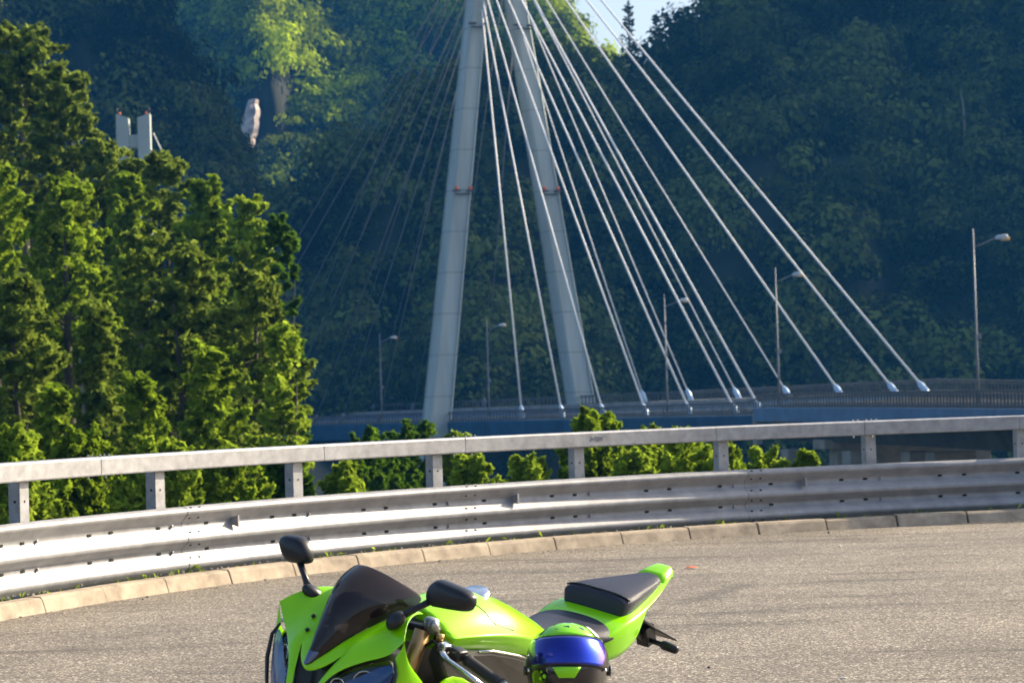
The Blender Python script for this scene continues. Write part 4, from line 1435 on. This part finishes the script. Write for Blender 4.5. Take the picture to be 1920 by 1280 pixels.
# front end: forks, clamps, clip-on bars
for sgn in (1, -1):
    MB().tube([(.438, .105 * sgn, .935), (.470, .105 * sgn, .85), (.53, .105 * sgn, .70), (.60, .105 * sgn, .52)], .026, 14).build('fork_tube', M['gold'], BIKE)
    MB().tube([(.595, .105 * sgn, .53), (.70, .105 * sgn, .29)], .030, 14).build('fork_leg', M['alloy'], BIKE)
MB().loft([[(.40 + .04 * math.cos(t), .14 * math.sin(t), .925 + dz) for t in np.linspace(0, 2 * math.pi, 20)[:-1]] for dz in (0, .022)]).build('top_clamp', M['black_pl'], BIKE, bevel=.006)
MB().tube([(.405, .105, .93), (.402, .105, .965), (.401, .105, .972)], [.024, .024, .016], 14).build('fork_cap', M['alloy'], BIKE)
MB().tube([(.405, -.105, .93), (.402, -.105, .965), (.401, -.105, .972)], [.024, .024, .016], 14).build('fork_cap', M['alloy'], BIKE)
for sgn in (1, -1):
    bar = MB().tube([(.405, .13 * sgn, .915), (.405, .22 * sgn, .892), (.412, .32 * sgn, .866), (.418, .40 * sgn, .846)], .0125, 12).build('handlebar', M['black_pl'], BIKE)
    MB().tube([(.407, .265 * sgn, .880), (.409, .275 * sgn, .8775), (.418, .40 * sgn, .846), (.419, .408 * sgn, .844)], [.020, .0175, .0175, .020], 14).build('grip', M['rubber'], bar)
    MB().tube([(.419, .408 * sgn, .844), (.421, .432 * sgn, .838)], [.017, .015], 12).build('bar_end', M['alloy'], bar)
    MB().box((.420, .235 * sgn, .893), (.045, .040, .036), Matrix.Rotation(R_(-14 * sgn), 3, 'X')).build('switch_box', M['black_pl'], bar, bevel=.006)
    MB().box((.440, .195 * sgn, .905), (.032, .030, .030), Matrix.Rotation(R_(-14 * sgn), 3, 'X')).build('lever_perch', M['steel'], bar, bevel=.005)
    lv = MB().tube([(.452, .190 * sgn, .902), (.478, .225 * sgn, .898), (.500, .265 * sgn, .890), (.497, .33 * sgn, .872), (.505, .405 * sgn, .852)], [.010, .0095, .0085, .0075, .0085], 10, flat=.8)
    lv.build('lever', M['steel'], bar)
    MB().tube([(.445, .172 * sgn, .910), (.44, .15 * sgn, .915), (.455, .10 * sgn, .87), (.46, .06 * sgn, .72)], .0055, 8).build('cable', M['black_pl'], bar)
# brake reservoir on the right bar, ignition switch and a bright adjuster
MB().tube([(.43, -.18, .93), (.43, -.18, .985)], .024, 16).build('brake_reservoir', M['black_pl'], BIKE, bevel=.003)
MB().tube([(.375, 0, .94), (.372, 0, .965)], .022, 16).build('ignition_switch', M['alloy'], BIKE)
MB().tube([(.425, .135, .935), (.428, .135, .962), (.428, .135, .975)], [.019, .017, .009], 12).build('clutch_adjuster', M['alloy'], BIKE)
MB().tube([(.436, .172, .920), (.436, .172, .940)], .012, 10).build('adjuster_nut', M['gold'], BIKE)

# side fairings, front fender, wheels, swingarm, stand
for sgn in (1, -1):
    ol = [(.47, .792), (.43, .812), (.395, .816), (.35, .806), (.30, .782), (.26, .72), (.16, .60), (-.05, .45), (-.30, .36), (-.22, .26), (.10, .22), (.34, .27), (.47, .42), (.52, .60), (.52, .70)]
    a = [(x, (.198 if z > .5 else .16) * sgn, z) for x, z in ol]
    b = [(x, (.214 if z > .5 else .18) * sgn, z) for x, z in ol]
    MB().loft([a, b]).build('side_fairing', M['green'], BIKE, smooth=False, bevel=.006)


def wheel(cx, r, w, parent):
    t_ = MB()
    prof = [(r - .075, -w * .42), (r - .03, -w * .5), (r - .008, -w * .32), (r, 0), (r - .008, w * .32), (r - .03, w * .5), (r - .075, w * .42)]
    rings = []
    for k in range(40):
        a = 2 * math.pi * k / 40
        rings.append([(cx + p * math.cos(a), y, .30 + p * math.sin(a)) for p, y in prof])
    rings.append(rings[0])
    t_.loft(rings, cap=False)
    rim = MB()
    rr = []
    for k in range(40):
        a = 2 * math.pi * k / 40
        rr.append([(cx + p * math.cos(a), y, .30 + p * math.sin(a)) for p, y in ((r - .072, -w * .42), (r - .095, -w * .35), (r - .10, 0), (r - .095, w * .35), (r - .072, w * .42))])
    rr.append(rr[0])
    rim.loft(rr, cap=False)
    for k in range(5):
        a = 2 * math.pi * k / 5
        rim.tube([(cx + .03 * math.cos(a), 0, .30 + .03 * math.sin(a)), (cx + (r - .098) * math.cos(a), 0, .30 + (r - .098) * math.sin(a))], .018, 8)
    rim.tube([(cx, -w * .5, .30), (cx, w * .5, .30)], .035, 16)
    wo = rim.build('wheel', M['black_gl'], parent)
    t_.build('tyre', M['rubber'], wo)
    MB().tube([(cx, .06, .30), (cx, .066, .30)], .13, 28).build('brake_disc', M['steel'], wo)


wheel(.69, .30, .12, BIKE)
wheel(-.685, .315, .18, BIKE)
ff = []
for k in range(9):
    a = R_(20 + k * 16)
    ff.append([(.69 + .325 * math.cos(a) + (0 if True else 0), y, .30 + (.325 + .012 * (1 - abs(y) / .075)) * math.sin(a)) for y in (-.075, -.04, 0, .04, .075)])
MB().grid(ff).build('front_fender', M['green'], BIKE, solid=.004, sub=1)
for sgn in (1, -1):
    MB().tube([(-.15, .10 * sgn, .42), (-.45, .12 * sgn, .36), (-.69, .12 * sgn, .30)], [.04, .035, .03], 10).build('swingarm', M['frame'], BIKE)
MB().tube([(-.05, -.10, .30), (-.30, -.16, .28), (-.50, -.18, .40)], [.04, .06, .055], 14).build('exhaust', M['frame'], BIKE)
# stand reaches the real ground on the leaning side
MB().tube([(-.02, .14, .34), (-.06, .30, .075)], [.016, .012], 8).build('side_stand', M['frame'], BIKE)
MB().loft([[(-.30, s * .08, .80) for s in (-1, 1)] + [(-.30, s * .08, .70) for s in (1, -1)], [(-.62, s * .10, .83) for s in (-1, 1)] + [(-.62, s * .10, .77) for s in (1, -1)]]).build('subframe', M['frame'], BIKE)

# ------------------------------------------------------------------ helmet hooked over the left bar end
HC = Vector((.136, 7.22, .772))
HELM = empty('helmet', HC, (R_(-15), R_(1.5), R_(-2)), label='black helmet with blue mirror visor and lime brow band in front of the motorcycle seat', cat='helmet')


def hpt(az, el, k=1.0):
    """helmet surface: face towards -Y; azimuth + to the right seen by the camera"""
    a, e = R_(az), R_(el)
    x = math.cos(e) * math.sin(a)
    y = -math.cos(e) * math.cos(a)
    z = math.sin(e)
    w = .124 - (.006 * max(0, -z))
    dpt = .148 if y < 0 else .160
    hh = .135 if z > 0 else .135
    bulge = 1.0
    if z < 0 and y < 0:
        bulge += .10 * (-z) * (-y)          # chin bar pushes forward
    return Vector((x * w * k, y * dpt * bulge * k, z * hh * k))


g = []
for e in np.linspace(-62, 90, 32):
    g.append([tuple(hpt(a, e)) for a in np.linspace(-180, 180, 49)])
shell = MB().grid(g).build('shell', M['helm'], HELM, solid=.004)
rim = MB().tube([tuple(hpt(a, -62)) for a in np.linspace(-180, 180, 41)], .007, 8, cap=False)
rim.build('neck_roll', M['rubber'], HELM)


def hpatch(name, fn, mt, parent, nu=17, nv=9, k=1.0, solid=.002):
    g = []
    for v in np.linspace(0, 1, nv):
        g.append([tuple(hpt(*fn(u, v), k)) for u in np.linspace(-1, 1, nu)])
    return MB().grid(g).build(name, mt, parent, solid=solid, off=1)


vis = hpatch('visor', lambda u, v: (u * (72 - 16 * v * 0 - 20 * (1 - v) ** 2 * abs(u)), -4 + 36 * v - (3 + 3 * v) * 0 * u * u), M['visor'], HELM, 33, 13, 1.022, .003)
hpatch('visor_seal', lambda u, v: (u * 76, -7 + 42 * v), M['black_pl'], HELM, 33, 9, 1.008)
hpatch('brow_band', lambda u, v: (u * (52 - 2 * v), 35.5 + (29 - 12 * u * u) * v), M['helm_green'], HELM, 21, 7, 1.012)
hpatch('brow_side_band', lambda u, v: (66 + u * 9 - 2 * v, 38 + 20 * v), M['white_bit'], HELM, 9, 7, 1.011)
hpatch('chin_vent', lambda u, v: (u * (11 + 8 * v), -21 + 13 * v), M['green'], HELM, 11, 5, 1.022, .004)
for sgn in (-1, 1):
    hpatch('edge_stripe', lambda u, v: (sgn * (88 + 4 * v + 3 * u), 2 + 50 * v), M['green'], HELM, 5, 15, 1.010)
    for az, el, r in ((34, -18, 3), (42, -20, 2.4), (38, -12, 1.6)) if sgn < 0 else ():
        hpatch('lime_fleck', lambda u, v: (sgn * az + u * r * math.cos(R_(180 * (v - .5))), el + (v - .5) * 2 * r), M['green'], HELM, 7, 5, 1.006)
    c = hpt(sgn * 86, -4, 1.01)
    n_ = Vector((sgn, 0, 0))
    MB().tube([c - n_ * .004, c + n_ * .006], .016, 16).build('visor_pivot', M['black_gl'], HELM, bevel=.002)
    c = hpt(sgn * 62, -7, 1.02)
    MB().tube([c, c + hpt(sgn * 62, -7).normalized() * .006], .005, 10).build('pivot_screw', M['steel'], HELM)

# ------------------------------------------------------------------ air
hz = MB().box((0, 500, 155), (2600, 1700, 370)).build('haze', [], smooth=False)
hm = bpy.data.materials.new('valley_haze')
hm.use_nodes = True
hn = hm.node_tree.nodes
hn.remove(hn['Principled BSDF'])
pv = hn.new('ShaderNodeVolumePrincipled')
pv.inputs['Color'].default_value = (0.06, 0.38, 1.0, 1)
pv.inputs['Density'].default_value = 0.0002
pv.inputs['Anisotropy'].default_value = 0.2
hm.node_tree.links.new(pv.outputs[0], hn['Material Output'].inputs['Volume'])
hz.data.materials.append(hm)
hz.display_type = 'WIRE'
tag(hz, kind='stuff')
